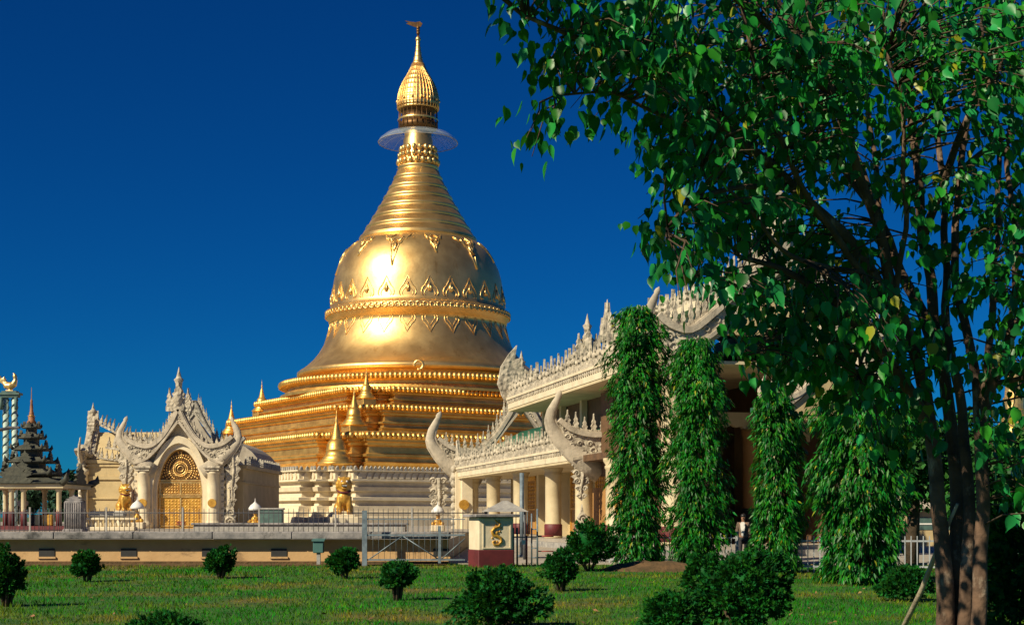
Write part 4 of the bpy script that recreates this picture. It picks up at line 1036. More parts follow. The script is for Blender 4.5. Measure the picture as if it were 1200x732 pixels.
# ------------------------------------------------------------------ statues
def remesh(name, mb, vox, m, parent, smooth=True):
    o = mb.build(name, m); md = o.modifiers.new('r', 'REMESH'); md.mode = 'VOXEL'; md.voxel_size = vox
    sm = o.modifiers.new('s', 'SMOOTH'); sm.iterations = 3; sm.factor = 0.5
    dg = bpy.context.evaluated_depsgraph_get(); me = bpy.data.meshes.new_from_object(o.evaluated_get(dg))
    me.materials.clear(); me.materials.append(M[m] if isinstance(m, str) else m)
    bpy.data.objects.remove(o)
    me.polygons.foreach_set('use_smooth', [True]*len(me.polygons))
    n = bpy.data.objects.new(name, me); C.objects.link(n); n.parent = parent; return n
def lion(label, loc, rz, sc_):
    t = thing('lion_statue', label, 'lion statue', loc, rz, 'seated golden guardian lions'); t.scale = (sc_,)*3
    b = MB()       # seated guardian lion, facing -y, 3 units high
    b.tube([(0,0.75,0.45),(0,0.55,0.95),(0,0.2,1.4),(0,-0.1,1.8),(0,-0.2,2.1)], [0.5,0.58,0.56,0.52,0.42], 12)
    b.ball((0,-0.22,1.35), 0.56, 12, 8, (1,0.85,1.1))
    for s_ in (-1, 1):
        b.tube([(s_*0.36,-0.3,1.45),(s_*0.38,-0.42,0.9),(s_*0.37,-0.46,0.4),(s_*0.37,-0.48,0.12)], [0.27,0.22,0.18,0.2], 10)
        b.ball((s_*0.37,-0.6,0.14), 0.24, 10, 6, (0.9,1.2,0.6))
        b.ball((s_*0.5,0.5,0.5), 0.5, 12, 8, (0.62,1.05,1)); b.tube([(s_*0.55,0.5,0.25),(s_*0.58,0.1,0.14),(s_*0.56,-0.1,0.12)], [0.25,0.2,0.18], 8)
        b.tube([(s_*0.34,-0.2,2.75),(s_*0.42,-0.15,2.98),(s_*0.40,-0.12,3.08)], [0.14,0.09,0.03], 8)
    b.ball((0,-0.3,2.42), 0.5, 14, 9, (1,0.95,0.95))
    b.ball((0,-0.68,2.50), 0.27, 10, 6, (1.15,1,0.62)); b.ball((0,-0.62,2.12), 0.24, 10, 6, (1.05,0.9,0.5))
    b.tube([(0,0.95,0.5),(0.1,1.25,0.9),(0.05,1.2,1.5),(0,1.0,1.9)], [0.15,0.14,0.16,0.06], 8)
    for k in range(11):
        a = PI*(k/10*1.5-0.25); b.ball((0.52*math.cos(a), -0.1, 2.42+0.5*math.sin(a)), 0.17, 7, 5)
        b.ball((0.55*math.cos(a)*0.95, 0.08, 2.36+0.5*math.sin(a)), 0.19, 7, 5)
    body = remesh('body', b, 0.055, 'gold_paint', t)
    e = MB()
    for s_ in (-1, 1): e.ball((s_*0.2,-0.72,2.66), 0.085, 8, 6)
    e.build('eyes', 'white', t)
    mth = MB(); mth.box(-0.2,0.2,-0.86,-0.62,2.24,2.34); mth.build('mouth', 'dark', t)
    tt = MB()
    for k in range(5): tt.box(-0.16+k*0.075, -0.12+k*0.075, -0.885, -0.85, 2.29, 2.37)
    tt.build('teeth', 'white', t)
    co = MB(); co.tube([(0.5*math.cos(q), -0.2+0.46*math.sin(q), 1.92-0.16*(math.sin(q) < 0)*abs(math.sin(q))) for q in [i*PI/10 for i in range(21)]], 0.08, 6); co.build('collar', 'maroon', t)
    pe = MB(); pe.bbox(-0.85,0.85,-0.95,1.3,-0.25,0.03,0.05); pe.build('pedestal', 'plaster', t)
    return t
LY = 112.0
ln = lion('largest golden lion statue, seated and facing the lawn before the white base', (at(403, 605, LY).x, LY, 1.75), R(10), 0.98)
MB().bbox(-1.1,1.1,-1.2,1.5,-1.1,-0.2,0.05).build('plinth_block', 'plaster', ln)
l2 = dup(ln, (at(146, 605, 99.2).x, 99.2, 2.0), R(40), 0.62, 'smaller golden lion statue at the left column of the white gate')
for ch in l2.children:
    if ch.name.startswith('plinth_block'): ch.scale = (0.7, 0.7, 1.6); ch.location.z = 0.08
l3 = dup(ln, (4.5, 59.0, 1.75), R(-25), 0.36, 'small golden lion statue peeking out beside the tallest drooping tree')
for ch in l3.children:
    if ch.name.startswith('plinth_block'): ch.scale = (0.9, 0.9, 5.0); ch.location.z = 0.8

def shrine(px, Y, label, sc_=1.0):
    p = at(px, 605, Y)
    t = thing('umbrella_shrine', label, 'shrine', (p.x, Y, 0.78), 0, 'little shrines under white parasols'); t.scale = (sc_,)*3
    MB().bbox(-0.45,0.45,-0.4,0.4,0,0.4,0.04).build('base', 'plaster', t)
    b = MB(); b.ball((0,0,0.62), 0.24, 10, 7, (1.1,0.8,1.1)); b.ball((0,0,0.98), 0.13, 9, 6); b.tube([(0,0,0.7),(0,0,0.95)], [0.2,0.07], 8); b.lathe([(0.32,0.4),(0.34,0.5),(0.2,0.55)], 14); b.ball((0.3,-0.2,0.5),0.14,7,5); b.ball((-0.3,-0.2,0.5),0.14,7,5)
    b.build('figure', 'gold_paint', t)
    MB().lathe([(0.44,1.22),(0.42,1.36),(0.30,1.54),(0.14,1.66),(0.03,1.78),(0.012,1.98)], 16).build('parasol', 'white', t)
    MB().tube([(0,0.16,0.4),(0,0.05,1.5)], 0.025, 6).build('pole', 'iron', t)
    return t
shrine(299, 90, 'little shrine with a white domed parasol right of the gate', 1.0)
shrine(513, 80, 'little shrine with a pointed white parasol left of the gate pier', 0.85)
shrine(161, 96, 'little shrine with a white parasol at the foot of the left gate column', 1.1)
gc = thing('glass_cabinet', 'dark green glass cabinet beside the domed parasol shrine', 'cabinet', (at(318, 605, 88).x, 88, 0.78))
MB().bbox(-0.75,0.75,-0.3,0.3,0.0,0.35,0.03).build('stand', 'box_green', gc); MB().bbox(-0.7,0.7,-0.27,0.27,0.35,1.25,0.02).build('case', 'teal', gc); MB().bbox(-0.8,0.8,-0.34,0.34,1.25,1.36,0.03).build('lid', 'stone', gc)

# ------------------------------------------------------------------ left: tiered-roof pavilion, twin pillar, stone pillar, lamp
TY = 85.0
tp = thing('tiered_pavilion', 'open pavilion with dark many-tiered roof and rusty spire', 'pavilion', (at(37, 605, TY).x, TY, 0.78))
hwid = 2.75
MB().box(-hwid-0.3, hwid+0.3, -hwid-0.3, hwid+0.3, 0, 0.28).build('floor_slab', 'maroon', tp)
for (x, y) in [(-2.4,-2.4),(-0.35,-2.4),(0.35,-2.4),(2.4,-2.4),(-2.4,2.4),(0,2.4),(2.4,2.4),(-2.4,0),(2.4,0),(-1.75,-2.4)]:
    c = MB().lathe([(0.17,0.28),(0.15,0.5),(0.14,2.25),(0.2,2.35),(0.2,2.47)], 14, (x, y)).build('column', 'column', tp)
    MB().lathe([(0.18,0.28),(0.18,1.1),(0.155,1.13)], 14, (x, y)).build('dado', 'maroon', c)
MB().box(-hwid, hwid, -hwid, hwid, 2.47, 2.76).build('beam', 'column', tp)
rt = MB()
def sq_tier(w0, z0, w1, z1):
    n = 6; prof = []
    for k in range(n+1):
        t = k/n; prof.append((w0+(w1-w0)*t, z0+(z1-z0)*t**1.6))
    vs = []; fs = []
    for (ww, z) in [(w0*0.98, z0-0.1)]+prof:
        vs += [(-ww,-ww,z),(ww,-ww,z),(ww,ww,z),(-ww,ww,z)]
    for k in range(len(prof)):
        for i in range(4): fs.append((k*4+i, k*4+(i+1)%4, k*4+4+(i+1)%4, k*4+4+i))
    fs.append((3,2,1,0)); rt.add(vs, fs)
    for (x, y) in ((-1,-1),(1,-1),(1,1),(-1,1)):
        rt.tube([(x*w0*0.93,y*w0*0.93,z0-0.02),(x*w0*1.05,y*w0*1.05,z0+0.12*w0**0.5),(x*w0*1.06,y*w0*1.06,z0+0.34*w0**0.5)], [0.13*w0**0.5,0.11*w0**0.5,0.01], 6)
    for s_ in ((1,0),(-1,0),(0,1),(0,-1)):
        f = frame((s_[0]*w0*1.0, s_[1]*w0*1.0, z0-0.05), (-s_[1], s_[0], 0), (s_[0], s_[1], 0))
        rt.prism([(x*w0*0.75, z*0.62*w0**0.6) for x, z in FLAME], 0.15, f)
        rt.tube([f @ Vector((-w0,0,0.02)), f @ Vector((w0,0,0.02))], 0.05, 5)
tz_ = [(2.9,2.8,1.45,3.12),(1.6,3.35,0.95,3.66),(1.12,4.10,0.72,4.36),(0.87,4.84,0.52,5.06),(0.62,5.54,0.38,5.76),(0.43,6.16,0.24,6.38)]
for i, a in enumerate(tz_):
    sq_tier(*a)
    if i+1 < len(tz_): ww = tz_[i+1][0]*0.58; rt.box(-ww, ww, -ww, ww, a[3]-0.15, tz_[i+1][1])
rt.build('tiered_roof', 'bronze_roof', tp)
sr = MB().lathe([(0.26,6.36),(0.28,6.48),(0.19,6.58),(0.20,6.75),(0.14,6.85),(0.14,7.0),(0.10,7.1),(0.09,7.4),(0.065,7.6),(0.075,7.72),(0.03,7.85),(0.012,8.55)], 14).build('spire', 'rust', tp)
MB().lathe([(0.10,6.78),(0.24,6.83),(0.1,6.88)], 14).build('ring', 'gold_paint', sr)
fb = MB().lathe([(0.3,0.28),(0.12,0.4),(0.10,1.3),(0.3,1.5),(0.32,1.7),(0.1,1.85),(0.02,2.2)], 14, (-0.0,-1.5)).build('urn_stand', 'stone', tp)
for (x, m_) in ((1.45,'gold_paint'),(0.75,'dark')):
    MB().bbox(x-0.3,x+0.3,-1.6,-1.2,0.28,0.95,0.05).build('offering_box', m_, tp)

tw = thing('twin_pillar', 'pair of pale twisted pillars joined under a gilded bird', 'pillar', (at(12, 605, 96).x, 96, 0.78))
for s_ in (-1, 1):
    c = MB().lathe([(0.22,0),(0.2,0.2),(0.18,8.9)], 14, (s_*0.30, 0)).build('shaft', 'twist', tw)
    b = MB()
    for ph in (0, PI):
        b.tube([(s_*0.30+0.2*math.cos(a+ph), 0.2*math.sin(a+ph), 0.1+a*0.17) for a in [i*0.35 for i in range(146)]], 0.045, 5)
    b.build('spiral', 'teal', c)
cp_ = MB(); cp_.box(-0.58,0.58,-0.3,0.3,8.85,9.02); cp_.box(-0.72,0.72,-0.4,0.4,9.02,9.16); cp_.box(-0.5,0.5,-0.3,0.3,9.16,9.28); cp_.tube([(0.5,-0.3,8.0),(0.5,-0.3,8.85)], 0.12, 8); cp_.tube([(-0.5,-0.3,8.0),(-0.5,-0.3,8.85)], 0.12, 8); cp_.build('capital', 'teal', tw)
hb = thing('gilded_bird', 'gilded mythical bird perched on the twin twisted pillars', 'bird statue', (at(12, 605, 96).x, 96, 10.02)); hb.scale = (0.85,)*3
b = MB()
b.tube([(-0.55,0,0.75),(-0.35,0,0.5),(0,0,0.45),(0.3,0,0.6),(0.42,0,0.95),(0.36,0,1.2)], [0.1,0.26,0.34,0.26,0.15,0.15], 12)
b.tube([(0.36,0,1.2),(0.55,0,1.18)], [0.12,0.02], 8); b.ball((0.36,0,1.24),0.17,10,7); b.ball((0.3,0,1.42),0.09,7,5)
b.prism([(-0.35,0.5),(-0.75,0.7),(-0.95,1.1),(-0.8,1.3),(-0.65,1.05),(-0.45,1.2),(-0.3,0.85),(-0.05,0.7)], 0.24, I4)
for s_ in (-1, 1): b.tube([(0.02,s_*0.15,0.4),(0.02,s_*0.15,0.0)], 0.09, 7)
b.box(-0.3,0.3,-0.25,0.25,-0.02,0.1)
remesh('body', b, 0.05, 'gold_ornament', hb)

sp_ = MB(); sp_.bbox(-0.42,0.42,-0.35,0.35,0,1.55,0.05); sp_.bbox(-0.48,0.48,-0.4,0.4,0,0.25,0.04)
for k in range(8): sp_.tube([(-0.36+k*0.103,-0.36,0.3),(-0.36+k*0.103,-0.36,1.45)],0.04,6)
sp_.prism([(x*0.85,1.5+z*0.32) for x,z in FLAME],0.4,I4)
o = sp_.build('stone_pillar', 'coping', None, (at(88,605,66).x,66,0.78)); tag(o, 'fluted grey stone pillar between the tiered pavilion and the white gate', 'pillar')
lf = thing('iron_fence', 'short dark iron fence in front of the tiered pavilion', 'fence', (at(-30,605,66).x,66,0.78))
F = MB(); 
for z in (0.2, 1.0): F.tube([(0,0,z),(4.1,0,z)],0.02,5)
F.build('rail','iron',lf)
F = MB()
for k in range(24): F.tube([(k*0.175,0,0),(k*0.175,0,1.15)],0.012,4)
F.build('pickets','iron',lf)
lp_ = thing('street_lamp', 'street lamp post with a dark sloping arm reaching in at the far left', 'lamp', (at(-42,605,58).x,58,0.78))
MB().tube([(0,0,0),(0,0,4.4)], [0.09,0.07], 10).build('post','iron',lp_)
MB().tube([(0,0,4.1),(0.9,0,4.25),(1.95,0,4.45)], [0.08,0.075,0.065], 8).build('arm','iron',lp_)
MB().bbox(1.75,2.28,-0.09,0.09,4.40,4.50,0.03).build('lamp_head','iron',lp_)

# ------------------------------------------------------------------ right background: house and gilded spire
hs_ = thing('small_house', 'small yellow house with grey roof beyond the picket fence', 'house', (at(1098,605,75).x,75,0.06))
MB().box(-1.6,1.6,0,3,0,2.0).build('wall','cream',hs_)
MB().add([(-2.0,-0.5,1.95),(2.0,-0.5,1.95),(2.0,3.5,1.95),(-2.0,3.5,1.95),(-1.2,1.5,3.0),(1.2,1.5,3.0)],[(0,1,5,4),(1,2,5),(2,3,4,5),(3,0,4),(3,2,1,0)]).build('roof','grey_roof',hs_)
wv = MB().box(-1.5,1.5,-0.03,0.0,0.85,1.5).build('window','teal',hs_); MB().box(-1.55,1.55,-0.06,-0.03,1.12,1.2).build('frame','white',wv)
gs = thing('gilded_spire', 'gilded spire shrine seen between the leafy trunks at the far right', 'shrine', (at(1188,605,90).x,90,0))
pr_ = []
for k in range(14):
    z = k*0.8; r = 2.2*(1-k/15)**1.1+0.15; pr_ += [(r,z),(r,z+0.3),(r*0.85,z+0.36),(r*0.82,z+0.75)]
pr_ += [(0.12,11.5),(0.02,13)]
MB().lathe(pr_,20,smooth=False).build('spire','gold_ornament',gs)
MB().box(-2.6,2.6,-2.6,2.6,-0.1,0.7).build('base','plaster',gs)

# ------------------------------------------------------------------ vegetation
def foliage_tree(label, px, Y, zb, h, wd, n, m, name='leafy_tree', lobes=7, seed=1, tr=0.25, leaf=0.4, conical=False):
    rg_ = np.random.default_rng(seed); p = at(px,605,Y)
    t = thing(name, label, 'tree', (p.x, Y, zb), 0, 'trees in the background')
    b = MB(); b.tube([(0,0,0),(0.1,0.05,h*0.3),(-0.05,0,h*0.62),(0,0,h*0.85)], [tr,tr*0.8,tr*0.5,tr*0.15], 8)
    P = []
    for k in range(lobes):
        if conical:
            z = h*(0.18+0.78*k/lobes); rr = wd/2*(1-k/lobes)*0.8+0.15; c = np.array([rg_.normal(0,0.1)*wd, rg_.normal(0,0.1)*wd, z]); sz = np.array([rr,rr,h/lobes*0.6])
        else:
            a = rg_.uniform(0,2*PI); rr = wd*0.30*rg_.uniform(0.2,1); c = np.array([rr*math.cos(a), rr*math.sin(a), h*rg_.uniform(0.42,0.85)]); sz = np.array([wd*0.27,wd*0.27,h*0.17])*rg_.uniform(0.75,1.2)
        b.tube([(0,0,h*0.3),(c[0]*0.5,c[1]*0.5,(h*0.35+c[2])*0.5),tuple(c)],[tr*0.4,tr*0.25,tr*0.08],5)
        d = nrm(rg_.normal(size=(n//lobes,3))); P.append(c+d*sz*rg_.uniform(0.55,1.05,size=(n//lobes,1)))
    b.build('trunk','bark_dark',t)
    P = np.concatenate(P); N_ = len(P)
    D = rg_.normal(size=(N_,3))*0.7+np.array([0,0,-0.5]); S = leaf*rg_.uniform(0.6,1.3,N_)
    arr_obj('crown', leaves(P, D, rg_.normal(size=(N_,3))+np.array([-0.4,-0.4,0.7]), S, S*0.7, LANCE), LANCE_F, 5, m, t)
    return t
foliage_tree('dark feathery tree rising behind the fluted stone pillar', 80, 140, 0.7, 5.6, 5.0, 2600, 'leaf_pine', lobes=8, seed=3, conical=True, leaf=0.5)
foliage_tree('dark low tree showing under the roof of the tiered pavilion', 20, 150, 0.7, 4.5, 11, 2400, 'leaf_pine', lobes=8, seed=4, leaf=0.6)
foliage_tree('bright bushy tree behind the leaning pole and forked trunk', 1132, 58, 0.06, 6.0, 3.6, 3400, 'leaf_back', seed=5, leaf=0.26)
foliage_tree('dark broad tree at the right edge behind the mottled trunk', 1215, 50, 0.06, 6.6, 5.0, 4200, 'leaf_back', seed=6, leaf=0.26)
foliage_tree('mid-green tree behind the small yellow house', 1060, 88, 0.06, 7.5, 6.5, 3200, 'leaf_back', seed=8, leaf=0.36)
foliage_tree('pale green tree beyond the gilded spire', 1170, 110, 0.06, 7.5, 9, 3000, 'leaf_back', seed=9, leaf=0.45)

foliage_tree('dark leafy tree filling the gap right of the widest drooping tree', 1068, 47, 0.06, 6.2, 3.3, 4600, 'leaf_back', seed=15, leaf=0.22)
foliage_tree('low dark tree behind the picket fence, framed by the mottled trunks', 1145, 44, 0.06, 3.9, 3.0, 3600, 'leaf_back', seed=16, leaf=0.2)
foliage_tree('tall dark tree behind the hall\'s side porch', 990, 84, 0.06, 8.0, 6.0, 3200, 'leaf_back', seed=17, leaf=0.36)

# clipped round bushes
def bush_mesh(seed, n, wd, h, trunk, lumps, pointed=0.0, leaf=0.13):
    rg_ = np.random.default_rng(seed)
    per = 26; nc = n//per; n = nc*per
    dc = nrm(rg_.normal(size=(nc,3)))
    zb = trunk
    def rad(dd):
        r = np.ones(len(dd))
        for k in range(lumps):
            c = nrm(np.random.default_rng(seed*50+k).normal(size=(1,3)))[0]
            r += 0.20*np.exp(-((1-(dd*c).sum(1))*14))-0.025
        return r
    sz = np.array([wd/2, wd/2, (h-zb)/2])
    rc = rad(dc)*rg_.uniform(0.84,1.06,nc)
    Pc = dc*rc[:,None]*sz
    ax = nrm(dc*np.array([0.85,0.85,0.5])+np.array([0,0,0.62])*np.clip(dc[:,2:3]*0.8+0.65,0.05,1)+rg_.normal(size=(nc,3))*0.16)
    ln_ = leaf*rg_.uniform(0.9,1.7,nc)
    P = np.repeat(Pc,per,0); A = np.repeat(ax,per,0); Ln = np.repeat(ln_,per); d = np.repeat(dc,per,0)
    tt = rg_.uniform(-1.1,0.35,n)
    side = rg_.normal(size=(n,3)); side = nrm(side-(side*A).sum(1)[:,None]*A)
    P = P+A*(tt*Ln)[:,None]+side*(0.42*Ln*np.clip(0.75-tt,0.15,1))[:,None]*rg_.uniform(0.5,1,n)[:,None]
    tz = (P[:,2]/sz[2]); fac = 1-pointed*np.clip(tz,0,1.2)-0.10*np.clip(-tz,0,1)**2; P[:,0] *= fac; P[:,1] *= fac
    wide = 1+(0.75 if trunk < 0.06 else 0.22)*np.clip(-tz,0,1); P[:,0] *= wide; P[:,1] *= wide
    P[:,2] = np.maximum(P[:,2]+(h+zb)/2, 0.02)
    D = A*0.8+side*0.55+rg_.normal(size=(n,3))*0.2
    Nn = side*0.9+np.cross(A,side)*rg_.normal(size=(n,1))*0.8
    S = leaf*0.72*rg_.uniform(0.6,1.3,n)
    V = leaves(P-nrm(D)*S[:,None]*0.5, D, Nn, S, S*0.66, FAN)
    core_d = nrm(np.array([(math.sin(a)*math.cos(b), math.sin(a)*math.sin(b), math.cos(a)) for a in np.linspace(0.02,PI-0.02,14) for b in np.linspace(0,2*PI,20,endpoint=False)]))
    cr_ = rad(core_d)*0.60; cv = core_d*cr_[:,None]*sz; tz = cv[:,2]/sz[2]; fac = 1-pointed*np.clip(tz,0,1.2)-0.10*np.clip(-tz,0,1)**2; cv[:,0]*=fac; cv[:,1]*=fac; cv[:,2]+=(h+zb)/2
    core_f = [(j*20+i, (j+1)*20+i, (j+1)*20+(i+1)%20, j*20+(i+1)%20) for j in range(13) for i in range(20)]
    return V, cv, core_f
BG = 'clipped round bushes on the lawn'
def bush(label, px, Y, wd, h, trunk=0.08, seed=1, n=2600, pointed=0.1, leaf=0.13, lumps=12):
    p = at(px,605,Y); t = thing('round_bush', label, 'bush', (p.x, Y, gz(p.x,Y)-0.02), 0, BG)
    V, cv, cf = bush_mesh(seed, n, wd, h, trunk, lumps, pointed, leaf)
    o = arr_obj('foliage', V, FAN_F, 8, 'leaf_bush', t)
    k = MB(); k.add(cv, cf, True); k.build('inner_foliage', 'leaf_bush', t)
    b = MB()
    for q in range(5):
        a = q*1.3+seed; b.tube([(0.05*math.cos(a),0.05*math.sin(a),0),(0.12*math.cos(a)*wd,0.12*math.sin(a)*wd,trunk+0.12*h),(0.25*math.cos(a)*wd,0.25*math.sin(a)*wd,trunk+0.4*h)],[0.035,0.028,0.015],6)
    b.build('stem','bark_dark',t)
    return t
bush('large round bush in the middle foreground before the white gate pier', 585, 20.6, 1.36, 1.0, 0.0, 11, 9000, 0.20, 0.10)
bush('largest bush, in front of the person and the drooping trees', 872, 19.2, 1.45, 1.30, 0.0, 12, 10500, 0.18, 0.10)
bush('low bush leaning against the left foot of the largest bush', 788, 17.5, 0.85, 0.80, 0.0, 13, 6000, 0.15, 0.09)
bush('dark bush tucked behind the left side of the largest bush', 822, 24.0, 0.8, 1.22, 0.0, 21, 5000, 0.1, 0.10)
bush('broad dark bush below the hall columns beside the drooping tree', 690, 42.0, 1.75, 1.52, 0.05, 14, 6000, 0.12, 0.15)
bush('small yellowish bush in front of the broad dark bush', 657, 30.5, 0.88, 0.95, 0.12, 15, 5000, 0.12, 0.11)
bush('flat-topped bush with bare brown stems left of the large middle bush', 466, 27.6, 0.80, 0.82, 0.22, 16, 5000, -0.12, 0.10)
bush('round bush beside the teal electric box', 404, 36.6, 0.90, 0.90, 0.12, 17, 4400, 0.08, 0.12)
bush('round bush below the white gate\'s right column', 259, 36.6, 0.92, 0.90, 0.10, 18, 4400, 0.10, 0.12)
bush('round bush in front of the ochre wall, second from the left edge', 102, 34.8, 0.88, 0.84, 0.10, 19, 4400, 0.04, 0.12)
bush('tall egg-shaped bush cut by the left edge of the picture', 8, 25.4, 0.85, 1.08, 0.14, 20, 5500, 0.2, 0.10)
bush('dark bush whose top only just shows at the bottom left', 196, 15.8, 1.20, 0.62, 0.0, 22, 7500, 0.05, 0.085)

# drooping columnar trees
def mast_tree(label, px, Y, h, wd, seed, n, skirt=0.3):
    rg_ = np.random.default_rng(seed); p = at(px,605,Y)
    t = thing('drooping_tree', label, 'tree', (p.x, Y, gz(p.x,Y)), 0, 'narrow drooping trees in front of the hall')
    b = MB(); b.tube([(0,0,-0.05),(0.03,0,h*0.4),(0,0.02,h*0.95)], [0.14,0.1,0.03], 8)
    per = 13; nt_ = n//per
    zs = rg_.uniform(0.0, 1.0, nt_)
    prof = np.interp(zs, [0,0.08,0.3,0.6,0.8,0.92,1.0], [0.74+skirt*0.4,0.86+skirt*0.25,1.0,1.02,1.02,0.92,0.45])
    a = rg_.uniform(0,2*PI,nt_)
    lump = np.array([mnoise.noise((math.cos(q)*1.3+seed, math.sin(q)*1.3, z*h*1.05)) for q, z in zip(a, zs)])
    r = wd/2*prof*(rg_.uniform(0.12,1.0,nt_)**0.45)*(1+0.8*lump)
    P = np.stack([r*np.cos(a), r*np.sin(a), 0.2+zs*(h-0.15)], 1)
    out = np.stack([np.cos(a), np.sin(a), np.zeros(nt_)],1)
    Dt = out*rg_.uniform(0.3,1.1,(nt_,1))+np.array([0,0,-1.0])+rg_.normal(size=(nt_,3))*0.15
    P = np.repeat(P,per,0); out = np.repeat(out,per,0); Dt = np.repeat(Dt,per,0); N_ = len(P)
    k_ = np.tile(np.arange(per)/per, nt_)
    D = Dt+rg_.normal(size=(N_,3))*0.33+np.array([0,0,-0.25])
    P = P+nrm(Dt)*(k_*0.26)[:,None]+rg_.normal(size=(N_,3))*0.035
    Nn = out+rg_.normal(size=(N_,3))*0.55+np.array([0,0,0.5])
    S = 0.19*rg_.uniform(0.55,1.25,N_)
    arr_obj('crown', leaves(P, D, Nn, S, S*0.27, LANCE), LANCE_F, 5, 'leaf_mast', t)
    for k in range(34):
        q = rg_.uniform(0,2*PI); z = h*rg_.uniform(0.12,0.95); rr = wd*0.4
        b.tube([(0,0,z),(rr*0.5*math.cos(q),rr*0.5*math.sin(q),z+0.05),(rr*math.cos(q),rr*math.sin(q),z-0.45)],[0.03,0.022,0.008],4)
    b.build('trunk','bark_dark',t)
    return t
mast_tree('tallest narrow drooping tree, standing free against the sky', 748, 46.0, 8.35, 1.55, 31, 30000, 0.15)
mast_tree('narrow drooping tree with a swelling base, right of the tallest one', 816, 44.0, 7.1, 1.50, 32, 26000, 0.35)
mast_tree('slender drooping tree right of the person in the porch', 910, 41.0, 5.4, 1.05, 33, 18000, 0.2)
mast_tree('widest drooping tree with long hanging leaves, before the picket fence', 1012, 34.0, 4.9, 2.1, 34, 24000, 0.35)

# the big heart-leaved tree
bt = thing('heart_leaved_tree', 'big heart-leaved tree with mottled forked trunk overhanging the right of the lawn', 'tree', (at(1115,605,14).x, 14, 0))
OB = bt.location.copy()
limbs = []
def limb(pts, r0, r1):
    P = [at(*p)-OB for p in pts]
    # smooth the polyline with a Catmull-Rom pass and a little wander
    Q = []
    for i in range(len(P)-1):
        p0 = P[max(0,i-1)]; p1 = P[i]; p2 = P[i+1]; p3 = P[min(len(P)-1,i+2)]
        for k in range(6):
            t = k/6
            q = 0.5*((2*p1)+(p2-p0)*t+(2*p0-5*p1+4*p2-p3)*t*t+(3*p1-p0-3*p2+p3)*t**3)
            Q.append(q+Vector((mnoise.noise(q*1.7),mnoise.noise(q*1.7+Vector((5,0,0))),0))*0.05*(0 if i == 0 and k == 0 else 1))
    Q.append(P[-1]); n = len(Q)
    rr = [r0+(r1-r0)*(k/(n-1))**0.8 for k in range(n)]
    limbs.append((Q, rr))
limb([(1108,800,14.0),(1106,690,14.0),(1100,600,14.0),(1088,480,14.0),(1052,350,13.8),(1015,230,13.4),(975,110,13.0),(940,-10,12.6)], 0.125, 0.035)
limb([(1122,800,14.1),(1124,680,14.1),(1118,560,14.15),(1104,420,14.3),(1082,280,14.5),(1068,140,14.6),(1060,-20,14.7),(1050,-150,14.7)], 0.115, 0.03)
limb([(1152,805,13.7),(1148,700,13.7),(1152,600,13.7),(1150,520,13.7),(1160,450,13.6),(1182,400,13.4),(1215,350,13.2),(1260,280,13)], 0.10, 0.05)
limb([(1152,540,13.7),(1140,430,13.8),(1120,320,14.0),(1128,200,14.2),(1150,60,14.4),(1160,-80,14.4)], 0.07, 0.025)
limb([(1136,805,13.9),(1132,700,13.9),(1136,610,13.95),(1128,500,14.0),(1112,380,14.2),(1108,250,14.6),(1098,120,15.0),(1105,-30,15.2)], 0.10, 0.025)
limb([(1095,560,14.0),(1078,440,14.4),(1040,320,14.9),(1028,200,15.2),(1010,60,15.5),(1005,-60,15.6)], 0.065, 0.02)
limb([(1060,400,13.8),(1010,320,13.3),(960,250,12.8),(915,160,12.4),(880,60,12.0),(860,-30,11.8)], 0.05, 0.015)
limb([(1150,470,13.7),(1164,330,13.9),(1172,210,14.2),(1168,80,14.5),(1180,-60,14.6)], 0.05, 0.018)
limb([(1010,320,13.3),(930,300,12.7),(870,240,12.3),(820,190,12.0)], 0.035, 0.012)
limb([(985,360,13.6),(900,350,13.2),(830,320,12.6),(795,330,12.2)], 0.03, 0.01)
limb([(1052,350,13.8),(1060,250,13.3),(1055,150,13.0),(1040,60,12.8)], 0.04, 0.014)
limb([(1092,500,14.0),(1040,420,13.8),(985,360,13.6),(925,320,13.4),(865,300,13.2)], 0.085, 0.025)
limb([(1060,380,13.9),(1000,290,13.6),(930,220,13.0),(850,150,12.4),(760,90,11.9),(680,45,11.5),(615,20,11.2)], 0.09, 0.018)
limb([(1015,230,13.4),(960,150,13.9),(900,60,14.4),(850,-40,14.8)], 0.06, 0.02)
limb([(1104,420,14.3),(1050,300,15.0),(1000,180,15.6),(960,60,16.0),(940,-40,16.2)], 0.08, 0.025)
limb([(1082,280,14.5),(1130,150,14.0),(1190,40,13.6),(1230,-60,13.4)], 0.06, 0.02)
limb([(930,220,13.0),(860,220,12.4),(810,240,12.0),(780,270,11.8)], 0.04, 0.012)
limb([(985,360,13.6),(930,380,13.6),(890,400,13.5),(865,420,13.4)], 0.035, 0.012)
limb([(1050,350,13.8),(1020,400,13.7),(1005,440,13.6)], 0.035, 0.012)
limb([(975,110,13.0),(900,30,12.0),(820,-30,11.2),(740,-70,10.6)], 0.05, 0.015)
limb([(1182,400,13.4),(1190,300,13.6),(1180,190,13.9),(1195,80,14.1)], 0.05, 0.02)
limb([(850,150,12.4),(790,140,12.0),(720,110,11.7),(650,112,11.5)], 0.03, 0.01)
limb([(1068,140,14.6),(1030,40,14.2),(1000,-60,13.8)], 0.04, 0.015)
limb([(975,110,13.0),(880,-30,12.5),(720,-130,11.8),(520,-190,11.3),(400,-300,10.2)], 0.055, 0.015)  # added limb above the frame, carries the shading leaf blobs
limb([(1128,200,14.2),(1180,160,14.0),(1250,130,13.5),(1340,110,13.0)], 0.04, 0.012)
limb([(1150,60,14.4),(1220,30,14.0),(1300,20,13.5)], 0.035, 0.012)
